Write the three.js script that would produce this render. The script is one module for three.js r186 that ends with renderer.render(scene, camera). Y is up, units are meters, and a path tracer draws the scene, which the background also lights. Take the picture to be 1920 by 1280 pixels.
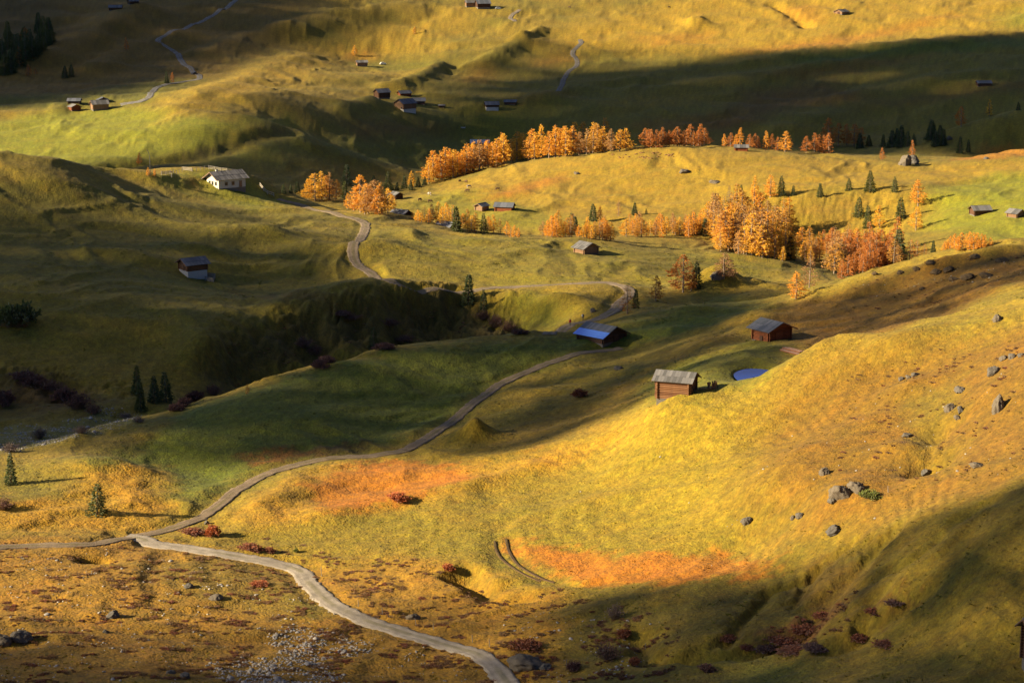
import * as THREE from 'three';
import { mergeGeometries, mergeVertices } from 'three/addons/utils/BufferGeometryUtils.js';
import { MarchingCubes } from 'three/addons/objects/MarchingCubes.js';
import { Sky } from 'three/addons/objects/Sky.js';
import { createNoise2D, createNoise3D, createNoise4D } from 'simplex-noise';

// ------------------------------------------------------------------ camera, sky, sun, exposure
const scene = new THREE.Scene();
const CAM_Y = 120, PITCH = 12 * Math.PI / 180, F = 3850;            // F: focal length in pixels of a 1920 x 1280 frame
const camera = new THREE.PerspectiveCamera(2 * Math.atan(640 / F) * 180 / Math.PI, 1.5, 1, 20000);
camera.position.set(0, CAM_Y, 0);
camera.rotation.x = -PITCH;
const renderer = new THREE.WebGLRenderer({ antialias: true });
renderer.toneMapping = THREE.LinearToneMapping;
renderer.toneMappingExposure = 2.9;
renderer.shadowMap.enabled = true;

const SUN_EL = 22 * Math.PI / 180, SUN_AWAY = 14 * Math.PI / 180;   // light runs to the right and a little away from the camera
const LIGHT = new THREE.Vector3(Math.cos(SUN_EL) * Math.cos(SUN_AWAY), -Math.sin(SUN_EL), -Math.cos(SUN_EL) * Math.sin(SUN_AWAY));
const sky = new Sky();
sky.scale.setScalar(10000);
sky.material.uniforms.sunPosition.value.copy(LIGHT).negate();
sky.material.uniforms.turbidity.value = 1.2;
sky.material.uniforms.rayleigh.value = 0.75;
sky.material.uniforms.mieCoefficient.value = 0.002;
scene.add(sky);
scene.environmentIntensity = 0.1;
const sun = new THREE.DirectionalLight(new THREE.Color().setRGB(1, 0.81, 0.5), 5);
sun.position.copy(LIGHT).multiplyScalar(-3000).add(new THREE.Vector3(0, 0, -600));
sun.target.position.set(0, 0, -600);
sun.castShadow = true;
sun.shadow.radius = 2;
sun.shadow.mapSize.set(4096, 4096);
Object.assign(sun.shadow.camera, { left: -1500, right: 1500, top: 1500, bottom: -1500, near: 10, far: 6000 });
scene.add(sun, sun.target);

// ------------------------------------------------------------------ helpers
function rng(seed) { let s = seed >>> 0; return () => { s = (s + 0x6d2b79f5) | 0; let t = Math.imul(s ^ (s >>> 15), 1 | s); t = (t + Math.imul(t ^ (t >>> 7), 61 | t)) ^ t; return ((t ^ (t >>> 14)) >>> 0) / 4294967296; }; }
const R0 = rng(11);
const n2a = createNoise2D(rng(1)), n2b = createNoise2D(rng(2)), n2c = createNoise2D(rng(3)), n3 = createNoise3D(rng(4)), n4 = createNoise4D(rng(5));
const clamp = (x, a = 0, b = 1) => Math.min(b, Math.max(a, x)), lerp = (a, b, t) => a + (b - a) * t;
const sstep = (a, b, x) => { const t = clamp((x - a) / (b - a)); return t * t * (3 - 2 * t); };
const V = (x, y, z) => new THREE.Vector3(x, y, z);
const used = {};
const numbered = (n) => { const k = used[n] = (used[n] ?? -1) + 1; return k ? n + '_' + String(k).padStart(3, '0') : n; };
function tag(o, label, category, group, kind) { if (label) o.userData.label = label; if (category) o.userData.category = category; if (group) o.userData.group = group; if (kind) o.userData.kind = kind; return o; }
function mesh(name, g, m, parent) { const o = new THREE.Mesh(g, m); o.name = parent ? name : numbered(name); o.castShadow = o.receiveShadow = true; (parent ?? scene).add(o); return o; }
function thing(name, label, category, group) { const o = new THREE.Group(); o.name = numbered(name); scene.add(o); return tag(o, label, category, group); }
const lin = (r, g, b) => new THREE.Color().setRGB(r, g, b);
function mat(c, o = {}) { return new THREE.MeshStandardMaterial({ color: Array.isArray(c) ? lin(...c) : c, roughness: 0.95, ...o }); }

// a picture direction -> azimuth (radians, right positive) and the tangent of the angle below the horizontal
function direction(px, py) {
  const dx = (px - 960) / F, dy = (640 - py) / F, f = Math.cos(PITCH) + dy * Math.sin(PITCH), d = Math.sin(PITCH) - dy * Math.cos(PITCH);
  return [Math.atan2(dx, f), d / Math.hypot(f, dx)];
}
function project(x, y, z) {
  const f = -z * Math.cos(PITCH) - (y - CAM_Y) * Math.sin(PITCH), u = -z * Math.sin(PITCH) + (y - CAM_Y) * Math.cos(PITCH);
  return [960 + F * x / f, 640 - F * u / f];
}

// ------------------------------------------------------------------ the lie of the land
// surveyed points: [bearing given as a picture column, row, plan distance in metres]; an H in place of the row gives metres below the viewpoint
const SURVEY = [
  // foreground flat with the path
  [-100, 1280, 238], [200, 1280, 236], [500, 1280, 238], [800, 1280, 240], [950, 1275, 241], [1150, 1270, 237], [1350, 1280, 229], [1600, 1280, 221], [1900, 1280, 213],
  [0, 1190, 262], [0, 1100, 283], [0, 1000, 311], [300, 1190, 261], [300, 1100, 281], [150, 1040, 299], [600, 1200, 258], [750, 1120, 277], [900, 1150, 267], [850, 1060, 288], [1050, 1150, 263], [1100, 1230, 247],
  [450, 1150, 271], [130, 1012, 307], [250, 1005, 313], [400, 1030, 305], [540, 1060, 297], [590, 1110, 282], [700, 1165, 266], [850, 1210, 254], [930, 1250, 245],
  // left meadows by the junction
  [0, 970, 323], [100, 985, 318], [180, 960, 326], [100, 930, 335], [250, 900, 345], [220, 872, 354], [60, 860, 360], [350, 960, 327],
  [0, 842, 372], [60, 840, 374], [150, 815, 380], [250, 790, 387],
  // stream bed and far bank
  [0, 822, 404], [60, 812, 408], [150, 795, 414], [230, 775, 421], [0, 760, 432], [100, 740, 438], [0, 700, 450], [200, 700, 448], [300, 745, 432], [100, 650, 465], [300, 650, 466], [0, 600, 480], [200, 600, 478],
  [400, 645, 464], [430, 618, 476], [520, 598, 486], [600, 588, 490], [700, 565, 500], [760, 545, 512], [820, 533, 521], [900, 560, 515], [960, 590, 508], [1000, 612, 500],
  [400, { H: 107 }, 432], [550, { H: 107 }, 441], [700, { H: 107 }, 459], [850, { H: 106 }, 477], [980, { H: 104.5 }, 487], [430, 700, 463], [520, 690, 469], [600, 680, 473], [700, 652, 484], [760, 641, 494], [820, 634, 504], [900, 628, 500], [960, 625, 496], [560, 640, 479], [660, 612, 490], [470, 650, 472],
  // green meadow, its crest and the road through it
  [350, 762, 394], [430, 735, 401], [500, 715, 407], [600, 690, 416], [700, 660, 428], [780, 648, 434], [850, 640, 440], [1000, 626, 450], [1100, 612, 456], [1200, 592, 462], [1300, 576, 468], [1400, 572, 456],
  [300, 880, 356], [450, 800, 372], [500, 850, 358], [700, 750, 394], [900, 690, 416], [600, 830, 364], [360, 975, 323], [450, 915, 340], [560, 870, 352], [740, 845, 360], [850, 790, 382], [950, 715, 408], [1060, 670, 422], [1150, 652, 430], [1120, 645, 432],
  [1100, { H: 97.5 }, 472], [1200, { H: 96 }, 484], [1300, { H: 97 }, 495],
  // swale between the meadow road and the ridge
  [900, 815, 369], [1000, 760, 385], [1100, 720, 398], [1200, 670, 412], [1300, 630, 425], [1390, 595, 441], [1100, 780, 372], [1200, 720, 386], [1330, 660, 394],
  // shelf with the hay barns and the pond
  [1200, 760, 348], [1262, 745, 335], [1340, 725, 343], [1425, 703, 351], [1450, 640, 388], [1400, 665, 373], [1490, 655, 377], [1380, 690, 358],
  [1380, 742, 333], [1430, 718, 334], [1470, 692, 336], [1500, 676, 338], [1550, 655, 339], [1600, 640, 339], [1650, 632, 338], [1700, 630, 335], [1500, { H: 80.5 }, 362], [1600, { H: 79 }, 372], [1700, { H: 76 }, 380], [1550, 632, 393],
  [1600, 580, 425], [1480, 565, 452], [1550, 530, 463], [1620, 513, 468], [1700, 498, 470], [1800, 476, 473], [1920, 460, 478], [1700, 560, 424], [1850, 540, 409], [1750, 600, 385], [1900, 530, 404], [1800, 600, 358], [1920, 560, 358],
  [1500, { H: 99 }, 498], [1700, { H: 99 }, 525], [1900, { H: 99 }, 540], [1600, { H: 99 }, 510],
  // lit hillside on the right
  [1900, 700, 297], [1800, 750, 300], [1700, 700, 322], [1600, 760, 315], [1500, 800, 315], [1740, 860, 286], [1900, 850, 272], [1600, 920, 277], [1700, 950, 268], [1900, 900, 262], [1450, 900, 290], [1300, 850, 317], [1300, 950, 297],
  [1400, 780, 323], [1150, 850, 332], [1000, 860, 339], [900, 930, 322], [700, 955, 321], [700, 890, 341], [600, 905, 338], [800, 880, 342], [580, 965, 319], [480, 985, 318], [520, 930, 333], [800, 1000, 305], [700, 1040, 298], [1000, 1000, 300], [1000, 930, 321], [1200, 1000, 293], [1400, 1000, 283],
  [950, 1040, 292], [1100, 1050, 286], [1300, 1055, 277], [1400, 1035, 279],
  // slope in the lower right
  [1100, 1100, 274], [1300, 1095, 267], [1500, 1060, 266], [1700, 980, 260], [1900, 920, 255], [1500, 1150, 249], [1300, 1200, 244], [1700, 1100, 240], [1900, 1050, 235], [1900, 1150, 225], [1700, 1200, 231], [1500, 1220, 237],
  // shelf on the left with the small barn, and the house knoll
  [357, 520, 545], [360, 478, 566], [300, 462, 577], [100, 520, 520], [0, 560, 495], [250, 560, 500], [450, 560, 510], [600, 550, 525], [0, 450, 570], [150, 470, 560], [500, 500, 568], [690, 510, 555], [740, 525, 545], [665, 480, 575], [680, 430, 622],
  [0, 400, 600], [200, 420, 605], [400, 420, 622], [600, 450, 602], [550, 420, 634], [800, 500, 560], [800, 450, 610], [900, 540, 540], [1000, 533, 541], [1130, 530, 536], [1180, 545, 521], [1140, 580, 497], [1065, 608, 486], [1000, 490, 580], [1100, 474, 603], [1200, 500, 580], [1050, 570, 503],
  [1200, 560, 515], [1250, 540, 545], [1300, 505, 595], [1350, 522, 546], [1400, 560, 506], [1310, 560, 512], [1450, 535, 572], [1520, 540, 560], [1620, 525, 542], [1400, 520, 590],
  [425, 357, 690], [300, 330, 688], [360, 318, 708], [440, 322, 712], [150, 318, 662], [0, 291, 652], [80, 299, 656], [220, 328, 680], [480, 350, 702], [520, 372, 697], [600, 395, 682],
  [100, 350, 630], [250, 370, 650], [560, 376, 700], [640, 393, 690], [740, 405, 681], [830, 425, 666], [960, 445, 650], [1050, 442, 655], [1150, 450, 640], [1250, 440, 690], [1330, 440, 690], [1340, 462, 660], [1450, 490, 632], [1300, 482, 622], [1200, 460, 645],
  [0, { H: 103 }, 740], [200, { H: 107 }, 760], [400, { H: 114 }, 785], [600, { H: 121 }, 770], [800, { H: 124 }, 750], [1000, { H: 122 }, 725], [1200, { H: 121 }, 745], [1500, { H: 119 }, 665], [1700, { H: 119 }, 660], [1900, { H: 116 }, 650],
  // larch valley and the sunlit hill
  [600, 376, 858], [690, 401, 830], [850, 421, 800], [740, 377, 868], [1080, 442, 768], [1400, 482, 745], [1300, 442, 768], [760, 377, 870], [945, 392, 843], [1000, 420, 802], [1100, 400, 828],
  [900, 350, 905], [1100, 340, 905], [1300, 272, 980], [1200, 277, 982], [1100, 289, 985], [1000, 301, 988], [900, 320, 985], [820, 345, 965], [760, 365, 930], [1400, 280, 978], [1500, 286, 975], [1650, 301, 965], [1800, 300, 975], [1920, 283, 985],
  [1300, 330, 905], [1200, 380, 858], [1450, 352, 868], [1500, 371, 850], [1500, 440, 815], [1430, 425, 815], [1350, 400, 832], [1600, 330, 905], [1700, 345, 865], [1800, 345, 880], [1850, 397, 800], [1920, 430, 760], [1700, 430, 798], [1600, 450, 798], [1600, 400, 833], [1550, 480, 750], [1800, 460, 733],
  [1300, { H: 131 }, 1075], [1000, { H: 134 }, 1075], [1600, { H: 130 }, 1070], [1900, { H: 124 }, 1050], [800, { H: 135 }, 1060], [680, 330, 992], [560, 335, 932],
  // the far side of the valley
  [900, 272, 1170], [1100, 230, 1195], [700, 300, 1032], [600, 282, 1002], [1300, 200, 1240], [1500, 230, 1200], [1600, 270, 1152], [1850, 222, 1096], [1920, 205, 1100], [1780, 262, 1076], [1720, 290, 1040], [1850, { H: 126 }, 1160], [1920, { H: 120 }, 1170],
  [1700, 180, 1280], [1845, 160, 1290], [1500, 130, 1350], [1300, 100, 1400], [1500, 60, 1470], [1300, 30, 1530], [1580, 25, 1530], [1900, 50, 1480], [1900, 0, 1600], [1300, -30, 1660], [1080, 120, 1380], [900, 200, 1225], [760, 205, 1182],
  [700, 180, 1232], [680, 120, 1390], [900, 100, 1400], [895, 15, 1540], [700, 40, 1490], [550, 240, 1060], [450, 285, 965], [240, 322, 900], [350, 302, 940], [100, 270, 985], [0, 250, 1030], [300, 220, 1040], [185, 205, 1090], [400, 160, 1180],
  [550, 100, 1370], [450, 215, 1028], [540, 202, 1090], [500, 178, 1112], [640, 150, 1262], [0, 208, 1100], [100, 150, 1230], [300, 90, 1350], [0, 100, 1300], [0, 0, 1450], [300, 0, 1500], [600, 30, 1480],
  // beyond the picture's upper edge, and the slope that falls from the viewpoint
  ...[-200, 500, 1000, 1500, 2100].flatMap((p) => [[p, { H: 20 }, 2100], [p, { H: -110 }, 3600], [p, { H: 80.5 + (p > 1400 ? 0 : 4) }, 200], [p, { H: 66 }, 150], [p, { H: 48 }, 100], [p, { H: 27 }, 50]]),
];
const land = (() => {
  const P = [];
  const put = (az, lr, h) => P.push([az, lr, h]);
  for (const [px, y, r] of SURVEY) {
    let az, h;
    if (typeof y === 'object') { az = direction(px, 640)[0]; h = y.H; } else { const d = direction(px, y); az = d[0]; h = d[1] * r; }
    put(az, Math.log(r), h);
    if (px <= 20 && r > 210) put(az - 0.2, Math.log(r), h + (r < 500 ? 1 : 0));
    if (px >= 1880 && r > 210) put(az + 0.2, Math.log(r), h - (r < 400 ? 10 : 0));
  }
  const n = P.length, N = n + 3, A = Array.from({ length: N }, () => new Float64Array(N + 1));
  const phi = (d2) => (d2 < 1e-12 ? 0 : d2 * Math.log(d2));
  for (let i = 0; i < n; i++) {
    for (let j = 0; j < n; j++) A[i][j] = phi((P[i][0] - P[j][0]) ** 2 + (P[i][1] - P[j][1]) ** 2);
    A[i][i] += 1.2e-5;
    A[i][n] = A[n][i] = 1; A[i][n + 1] = A[n + 1][i] = P[i][0]; A[i][n + 2] = A[n + 2][i] = P[i][1]; A[i][N] = P[i][2];
  }
  for (let c = 0; c < N; c++) {
    let p = c; for (let i = c + 1; i < N; i++) if (Math.abs(A[i][c]) > Math.abs(A[p][c])) p = i;
    [A[c], A[p]] = [A[p], A[c]];
    for (let i = c + 1; i < N; i++) { const k = A[i][c] / A[c][c]; if (k) for (let j = c; j <= N; j++) A[i][j] -= k * A[c][j]; }
  }
  const w = new Float64Array(N);
  for (let i = N - 1; i >= 0; i--) { let s = A[i][N]; for (let j = i + 1; j < N; j++) s -= A[i][j] * w[j]; w[i] = s / A[i][i]; }
  const evaluate = (az, lr) => { let s = w[n] + w[n + 1] * az + w[n + 2] * lr; for (let j = 0; j < n; j++) s += w[j] * phi((az - P[j][0]) ** 2 + (lr - P[j][1]) ** 2); return s; };
  // the spline on a grid, read back with a smooth (Catmull-Rom) lookup
  const a0 = -0.42, a1 = 0.42, l0 = Math.log(40), l1 = Math.log(4000), da = 0.0035, dl = 0.0085, na = Math.ceil((a1 - a0) / da) + 1, nl = Math.ceil((l1 - l0) / dl) + 1, G = new Float64Array(na * nl);
  for (let j = 0; j < nl; j++) for (let i = 0; i < na; i++) G[j * na + i] = evaluate(a0 + i * da, l0 + j * dl);
  const cr = (a, b, c, d, t) => b + 0.5 * t * (c - a + t * (2 * a - 5 * b + 4 * c - d + t * (3 * (b - c) + d - a)));
  return (az, lr) => {
    const x = clamp((az - a0) / da, 1, na - 3.001), y = clamp((lr - l0) / dl, 1, nl - 3.001), i = Math.floor(x), j = Math.floor(y), t = x - i, v = [];
    for (let k = -1; k < 3; k++) { const o = (j + k) * na + i; v.push(cr(G[o - 1], G[o], G[o + 1], G[o + 2], t)); }
    return cr(...v, y - j);
  };
})();
const fbm = (f, x, z, oct, gain = 0.5) => { let s = 0, a = 1, k = 1; for (let i = 0; i < oct; i++) { s += a * f(x * k + i * 17.3, z * k - i * 9.1); a *= gain; k *= 2.03; } return s; };
function distanceTo(poly, a, l) {
  let best = 1e9, inside = false;
  for (let i = 0, j = poly.length - 1; i < poly.length; j = i++) {
    const [ax, ay] = poly[j], [bx, by] = poly[i], ux = bx - ax, uy = by - ay, t = clamp(((a - ax) * ux + (l - ay) * uy) / (ux * ux + uy * uy + 1e-12)), d = (a - ax - ux * t) ** 2 + (l - ay - uy * t) ** 2;
    if (d < best) best = d;
    if (ay > l !== by > l && a < ((bx - ax) * (l - ay)) / (by - ay) + ax) inside = !inside;
  }
  return inside ? -Math.sqrt(best) : Math.sqrt(best);
}
// ------------------------------------------------------------------ ground heights
const ROADS = {
  valley_path: { w: 2.9, pts: [[965, 1300], [945, 1268], [920, 1240], [870, 1217], [800, 1195], [720, 1172], [650, 1143], [605, 1118], [578, 1090], [560, 1068], [520, 1055], [460, 1044], [400, 1032], [340, 1025], [290, 1018], [262, 1008], [236, 1004]] },
  meadow_road: { w: 2.2, pts: [[-40, 1026], [60, 1021], [170, 1018], [262, 1003], [320, 990], [370, 972], [410, 945], [445, 916], [500, 887], [560, 869], [640, 856], [720, 848], [775, 833], [820, 806], [860, 779], [900, 745], [945, 716], [1000, 691], [1060, 669], [1110, 658], [1165, 651]] },
  gorge_road: { w: 2.9, pts: [[1030, 626], [1065, 610], [1110, 600], [1143, 585], [1165, 565], [1183, 548], [1172, 536], [1140, 529], [1090, 530], [1000, 535], [900, 540], [820, 538], [740, 526], [700, 516], [672, 496], [662, 475], [670, 450], [684, 430], [680, 415], [655, 406], [610, 395], [560, 382], [520, 372]] },
  slope_track: { w: 3.2, pts: [[446, -6], [430, 10], [400, 28], [345, 54], [296, 77], [310, 86], [326, 96], [336, 108], [346, 121], [360, 132], [374, 144], [366, 149], [340, 153], [305, 160], [285, 172], [268, 186], [225, 197]] },
  far_track: { w: 3.0, pts: [[1088, 74], [1090, 80], [1078, 92], [1074, 102], [1082, 114], [1080, 124], [1066, 134], [1058, 146], [1054, 158], [1047, 170]] },
  left_rut: { w: 0.38, pts: [[928, 1012], [931, 1030], [946, 1050], [985, 1075], [1015, 1088]] },
  right_rut: { w: 0.38, pts: [[949, 1008], [956, 1035], [976, 1060], [1010, 1078], [1040, 1090]] },
  top_track: { w: 3.0, pts: [[975, 18], [962, 26], [957, 34], [966, 40]] },
};
const featureList = [];   // [x, z, function(dx, dz, along) -> metres up], filled below
const relief = (x, z, r) => {
  const near = sstep(260, 480, r), far = sstep(700, 1200, r);
  const wx = x + 14 * n2c(x / 60, z / 60), wz = z + 14 * n2c(x / 60 + 40, z / 60);
  const big = fbm(n2a, wx / 70, wz / 70, 2) * lerp(0.3, lerp(0.7, 1.1, far), near);
  const ridge = (1 - Math.abs(n2b(wx / 38, wz / 52))) ** 2 * lerp(0.3, 0.7, near);
  const mid = fbm(n2b, wx / 17, wz / 17, 2) * lerp(0.2, 0.3, near);
  const fine = fbm(n2c, x / 5, z / 5, 3) * 0.085;
  return big + ridge + mid + fine;
};
let roadFlat = null;
// steep banks that water has cut into ribs: [column, plan distance] outlines
const RIBBED = [[1.5, [[390, 470], [520, 493], [700, 508], [820, 527], [960, 516], [1010, 500], [960, 490], [820, 496], [700, 478], [520, 461], [390, 455]]], [0.6, [[1380, 845], [1500, 856], [1700, 868], [1750, 840], [1700, 800], [1560, 770], [1420, 800]]], [0.9, [[-100, 455], [120, 452], [260, 440], [260, 428], [100, 430], [-100, 428]]]].map(([h, pts]) => ({ h, p: pts.map(([px, r]) => [direction(px, 640)[0], Math.log(r)]) }));
function rawHeight(x, z) {
  const r = Math.hypot(x, z), az = Math.atan2(x, -z), lr = Math.log(Math.max(r, 2));
  let h;
  if (r > 45) h = land(clamp(az, -0.4, 0.4), lr); else { const t = r / 45; h = lerp(1.75, land(clamp(az, -0.4, 0.4), Math.log(45)), t); }
  const back = sstep(0.8, 1.8, Math.abs(az));
  if (back > 0) h = lerp(h, 1.75 + Math.min(r * 0.12, 160) * (Math.abs(az) > 2 ? 0.2 : 0.6), back);
  let y = CAM_Y - h;
  if (r > 60) y += relief(x, z, r) * sstep(60, 200, r);
  if (Math.abs(az) < 0.4 && r > 400 && r < 900) for (const b of RIBBED) { const d = distanceTo(b.p, az, lr); if (d < 0.012) y -= b.h * sstep(0.012, -0.012, d) * ((1 - Math.abs(n2b(x / 9 + 0.7 * n2c(x / 14, z / 10), z / 19 + 0.5 * n2a(x / 11, z / 11)))) ** 2 * (0.6 + 0.6 * n2a(x / 17, z / 17)) + 0.4 * n2c(x / 4, z / 4) + 0.2 * n2b(x / 1.8, z / 1.8)); }
  if (r > 210 && r < 700) y += 0.075 * Math.sin(y * 7.5 + 3 * n2a(x / 22, z / 22)) * sstep(0, 0.6, n2c(x / 35 + 9, z / 35)) * sstep(700, 500, r);   // cattle terraces
  for (const f of featureList) { const dx = x - f.x, dz = z - f.z; if (dx * dx + dz * dz < f.reach * f.reach) y += f.up(dx, dz, x, z); }
  return y;
}
// where a picture ray meets the ground; used to set features and things out on the land
function findGround(px, py, height, from = 190, to = 2400) {
  const [az, tan] = direction(px, py), sx = Math.sin(az), cz = -Math.cos(az);
  let prev = from;
  for (let r = from; r < to; r *= 1.0025) {
    if (height(sx * r, cz * r) > CAM_Y - r * tan) {
      let a = prev, b = r;
      for (let k = 0; k < 18; k++) { const m = (a + b) / 2; if (height(sx * m, cz * m) > CAM_Y - m * tan) b = m; else a = m; }
      return [sx * b, cz * b, b];
    }
    prev = r;
  }
  return [sx * to, cz * to, to];
}
const rg = (px, py) => findGround(px, py, rawHeight);
// mounds, banks and cuts. length along the line, width across, h up (or down)
function mound(px, py, w, d, h, power = 1) { const [x, z] = rg(px, py); featureList.push({ x, z, reach: Math.max(w, d) * 1.6, up: (dx, dz) => { const q = (dx / w) ** 2 + (dz / d) ** 2; return h * Math.exp(-q * 1.6) * (1 + 0.15 * n2b(dx / w + x, dz / d)); } }); }
function line(points, width, h, rough = 0.3) {
  const w = points.map(([a, b]) => rg(a, b));
  const segs = w.slice(1).map((b, i) => [w[i], b]);
  const cx = w.reduce((s, p) => s + p[0], 0) / w.length, cz = w.reduce((s, p) => s + p[1], 0) / w.length, reach = Math.max(...w.map((p) => Math.hypot(p[0] - cx, p[1] - cz))) + width * 3;
  featureList.push({ x: cx, z: cz, reach, up: (dx, dz, x, z) => {
    let best = 1e9, end = 0; segs.forEach(([a, b]) => { const ux = b[0] - a[0], uz = b[1] - a[1], t = clamp(((x - a[0]) * ux + (z - a[1]) * uz) / (ux * ux + uz * uz)); const d = Math.hypot(x - a[0] - ux * t, z - a[1] - uz * t); if (d < best) best = d; });
    const q = best / (width * (1 + rough * n2a(x / (width * 2.5), z / (width * 2.5)))); return h * Math.exp(-q * q);
  } });
}
mound(888, 822, 5, 4.5, 3.8);
mound(1345, 530, 8, 8, 4.5); mound(215, 878, 12, 7, 1.6); mound(1700, 640, 7, 5, 0.8); mound(1560, 648, 8, 5, 1.2); mound(1290, 585, 6, 5, 1.2);
mound(1745, 868, 4.5, 4, -3); mound(1770, 800, 5, 4, -2); mound(1692, 848, 5, 5, 1.5); mound(1700, 735, 6, 5, 1.5); mound(1480, 860, 9, 6, 0.8); mound(1610, 800, 7, 5, 0.9); mound(1330, 900, 12, 7, 0.9); mound(1120, 940, 12, 6, 0.8); mound(1560, 700, 7, 4, 0.7); mound(1660, 905, 3, 3, -0.8); mound(1560, 925, 4, 3, 1.0);
mound(180, 1048, 3.2, 2.2, -1.8); mound(150, 1028, 4, 2, 0.5);
mound(700, 905, 11, 6, -1.3); mound(620, 930, 6, 5, -0.8);
mound(600, 470, 18, 14, 2.2); mound(480, 440, 22, 12, 2.5); mound(330, 395, 22, 12, 2.6); mound(150, 365, 20, 12, 2.4); mound(380, 472, 12, 6, 2.4); mound(230, 480, 14, 7, 2.2); mound(560, 505, 14, 8, 1.4);
mound(250, 325, 12, 7, 1.5); mound(560, 400, 14, 6, 1.2); mound(900, 455, 16, 7, 1.2); mound(1010, 470, 12, 6, 0.8);
line([[870, 1075], [900, 1095], [935, 1112], [960, 1120]], 2.6, -2.2, 0.4); line([[1000, 1085], [1090, 1095], [1130, 1090]], 1.2, -0.6);
line([[1540, 1065], [1440, 1110], [1390, 1160], [1365, 1200]], 1.1, -1.2, 0.4); line([[1600, 1015], [1530, 1075], [1490, 1130]], 1.0, -0.9, 0.5); line([[1760, 1010], [1690, 1060], [1620, 1090]], 1.2, -0.8, 0.5); line([[1850, 940], [1760, 1000]], 1.5, -0.7, 0.5); line([[1660, 1000], [1600, 1070], [1560, 1110], [1500, 1190], [1400, 1215], [1250, 1230]], 2.1, -1.7, 0.5); line([[1720, 1120], [1640, 1165], [1600, 1200], [1560, 1215]], 1.6, -1.2, 0.5); line([[1640, 1120], [1625, 1170]], 1.4, -0.9, 0.5);
line([[1200, 1190], [1215, 1230]], 2, -1.6, 0.5);
line([[0, 832], [60, 815], [150, 800], [230, 780], [270, 770]], 6, -1.6, 0.3);
line([[585, 598], [600, 640], [605, 675]], 3, -3, 0.3); line([[660, 585], [668, 625]], 2, -1.6, 0.3); line([[735, 562], [745, 600], [742, 635]], 2.6, -2.2, 0.3); line([[480, 625], [490, 670]], 2.2, -1.6, 0.3); line([[845, 555], [850, 610]], 2, -1.5, 0.3); line([[790, 550], [798, 620]], 1.8, -1.2, 0.3); line([[520, 612], [545, 640], [570, 670]], 2.5, -1.4, 0.3); line([[860, 560], [900, 590], [960, 620]], 3, -1.6, 0.3);
line([[735, 168], [790, 152], [822, 128]], 9, 4.5); line([[900, 128], [930, 108], [985, 80]], 10, 4.5); line([[975, 68], [1012, 58]], 5, 3.5); line([[1300, 40], [1320, 46]], 9, 4); line([[1450, 5], [1490, 30], [1515, 48]], 5, -3.5); line([[640, 210], [700, 190]], 9, 2.5);
line([[320, 205], [420, 160], [500, 128], [580, 105]], 12, 2); line([[540, 60], [640, 30], [760, 15]], 16, 4); line([[390, 100], [470, 70], [550, 50]], 12, 3.5); line([[100, 110], [200, 60], [260, 20]], 18, 6); line([[180, 130], [250, 95], [330, 70]], 12, 4);
line([[200, 311], [330, 300], [420, 280], [540, 245]], 6, -2.5, 0.3); line([[1000, 190], [1100, 165], [1200, 150]], 12, 2.5); line([[1200, 175], [1400, 145], [1550, 125]], 16, 2.5); line([[1400, 120], [1560, 95], [1800, 75]], 14, 2.2); line([[1560, 190], [1700, 165], [1860, 140]], 16, 3); line([[1480, 240], [1600, 205], [1700, 200]], 12, 2.2);
line([[1410, 590], [1500, 560], [1600, 530]], 5, 0.8); line([[1540, 560], [1640, 545], [1690, 535]], 3, -0.8); line([[1330, 645], [1400, 618], [1440, 600]], 4, 1.0);
line([[560, 905], [500, 940], [465, 980]], 3.5, 0.9); line([[620, 962], [800, 925], [900, 905], [1000, 880]], 4, 0.8); line([[1480, 690], [1600, 655], [1700, 640], [1900, 590]], 5, 0.7);
line([[700, 470], [760, 440]], 8, 1.5); line([[960, 560], [1040, 568], [1110, 580]], 5, 1.5);
mound(1850, 480, 9, 6, 1.8); mound(1760, 498, 6, 5, 1.6); mound(1700, 510, 5, 4, 1.0);

const POND = { x: Math.sin(direction(1427, 640)[0]) * 355, z: -Math.cos(direction(1427, 640)[0]) * 355, a: 4.4, b: 7, y: CAM_Y - 81.4 };
const roadLines = {};
{
  const cells = new Map(), key = (x, z) => Math.floor(x / 6) + ',' + Math.floor(z / 6);
  for (const [name, rd] of Object.entries(ROADS)) {
    const pts = rd.pts.map(([a, b]) => { const [x, z] = rg(a, b); return V(x, 0, z); });
    const c = new THREE.CatmullRomCurve3(pts, false, 'centripetal'), len = c.getLength(), n = Math.ceil(len / 0.8), line = c.getSpacedPoints(n);
    const hs = line.map((p) => rawHeight(p.x, p.z) - 0.18);
    for (let k = 0; k < 6; k++) for (let i = 1; i < hs.length - 1; i++) hs[i] = (hs[i - 1] + 2 * hs[i] + hs[i + 1]) / 4;
    line.forEach((p, i) => { p.y = hs[i]; const k = key(p.x, p.z); for (const [a, b] of [[0, 0], [1, 0], [-1, 0], [0, 1], [0, -1], [1, 1], [1, -1], [-1, 1], [-1, -1]]) { const q = (Math.floor(p.x / 6) + a) + ',' + (Math.floor(p.z / 6) + b); if (!cells.has(q)) cells.set(q, []); cells.get(q).push([p, rd.w]); } });
    roadLines[name] = line;
  }
  roadFlat = (x, z, y) => {
    const near = cells.get(key(x, z)); if (!near) return y;
    let best = 1e9, b; for (const [p, w] of near) { const d = Math.hypot(p.x - x, p.z - z); if (d < best) { best = d; b = [p, w]; } }
    return lerp(b[0].y - 0.05, y, sstep(b[1] * 0.55, b[1] * 0.55 + 2.6, best));
  };
}
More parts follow.
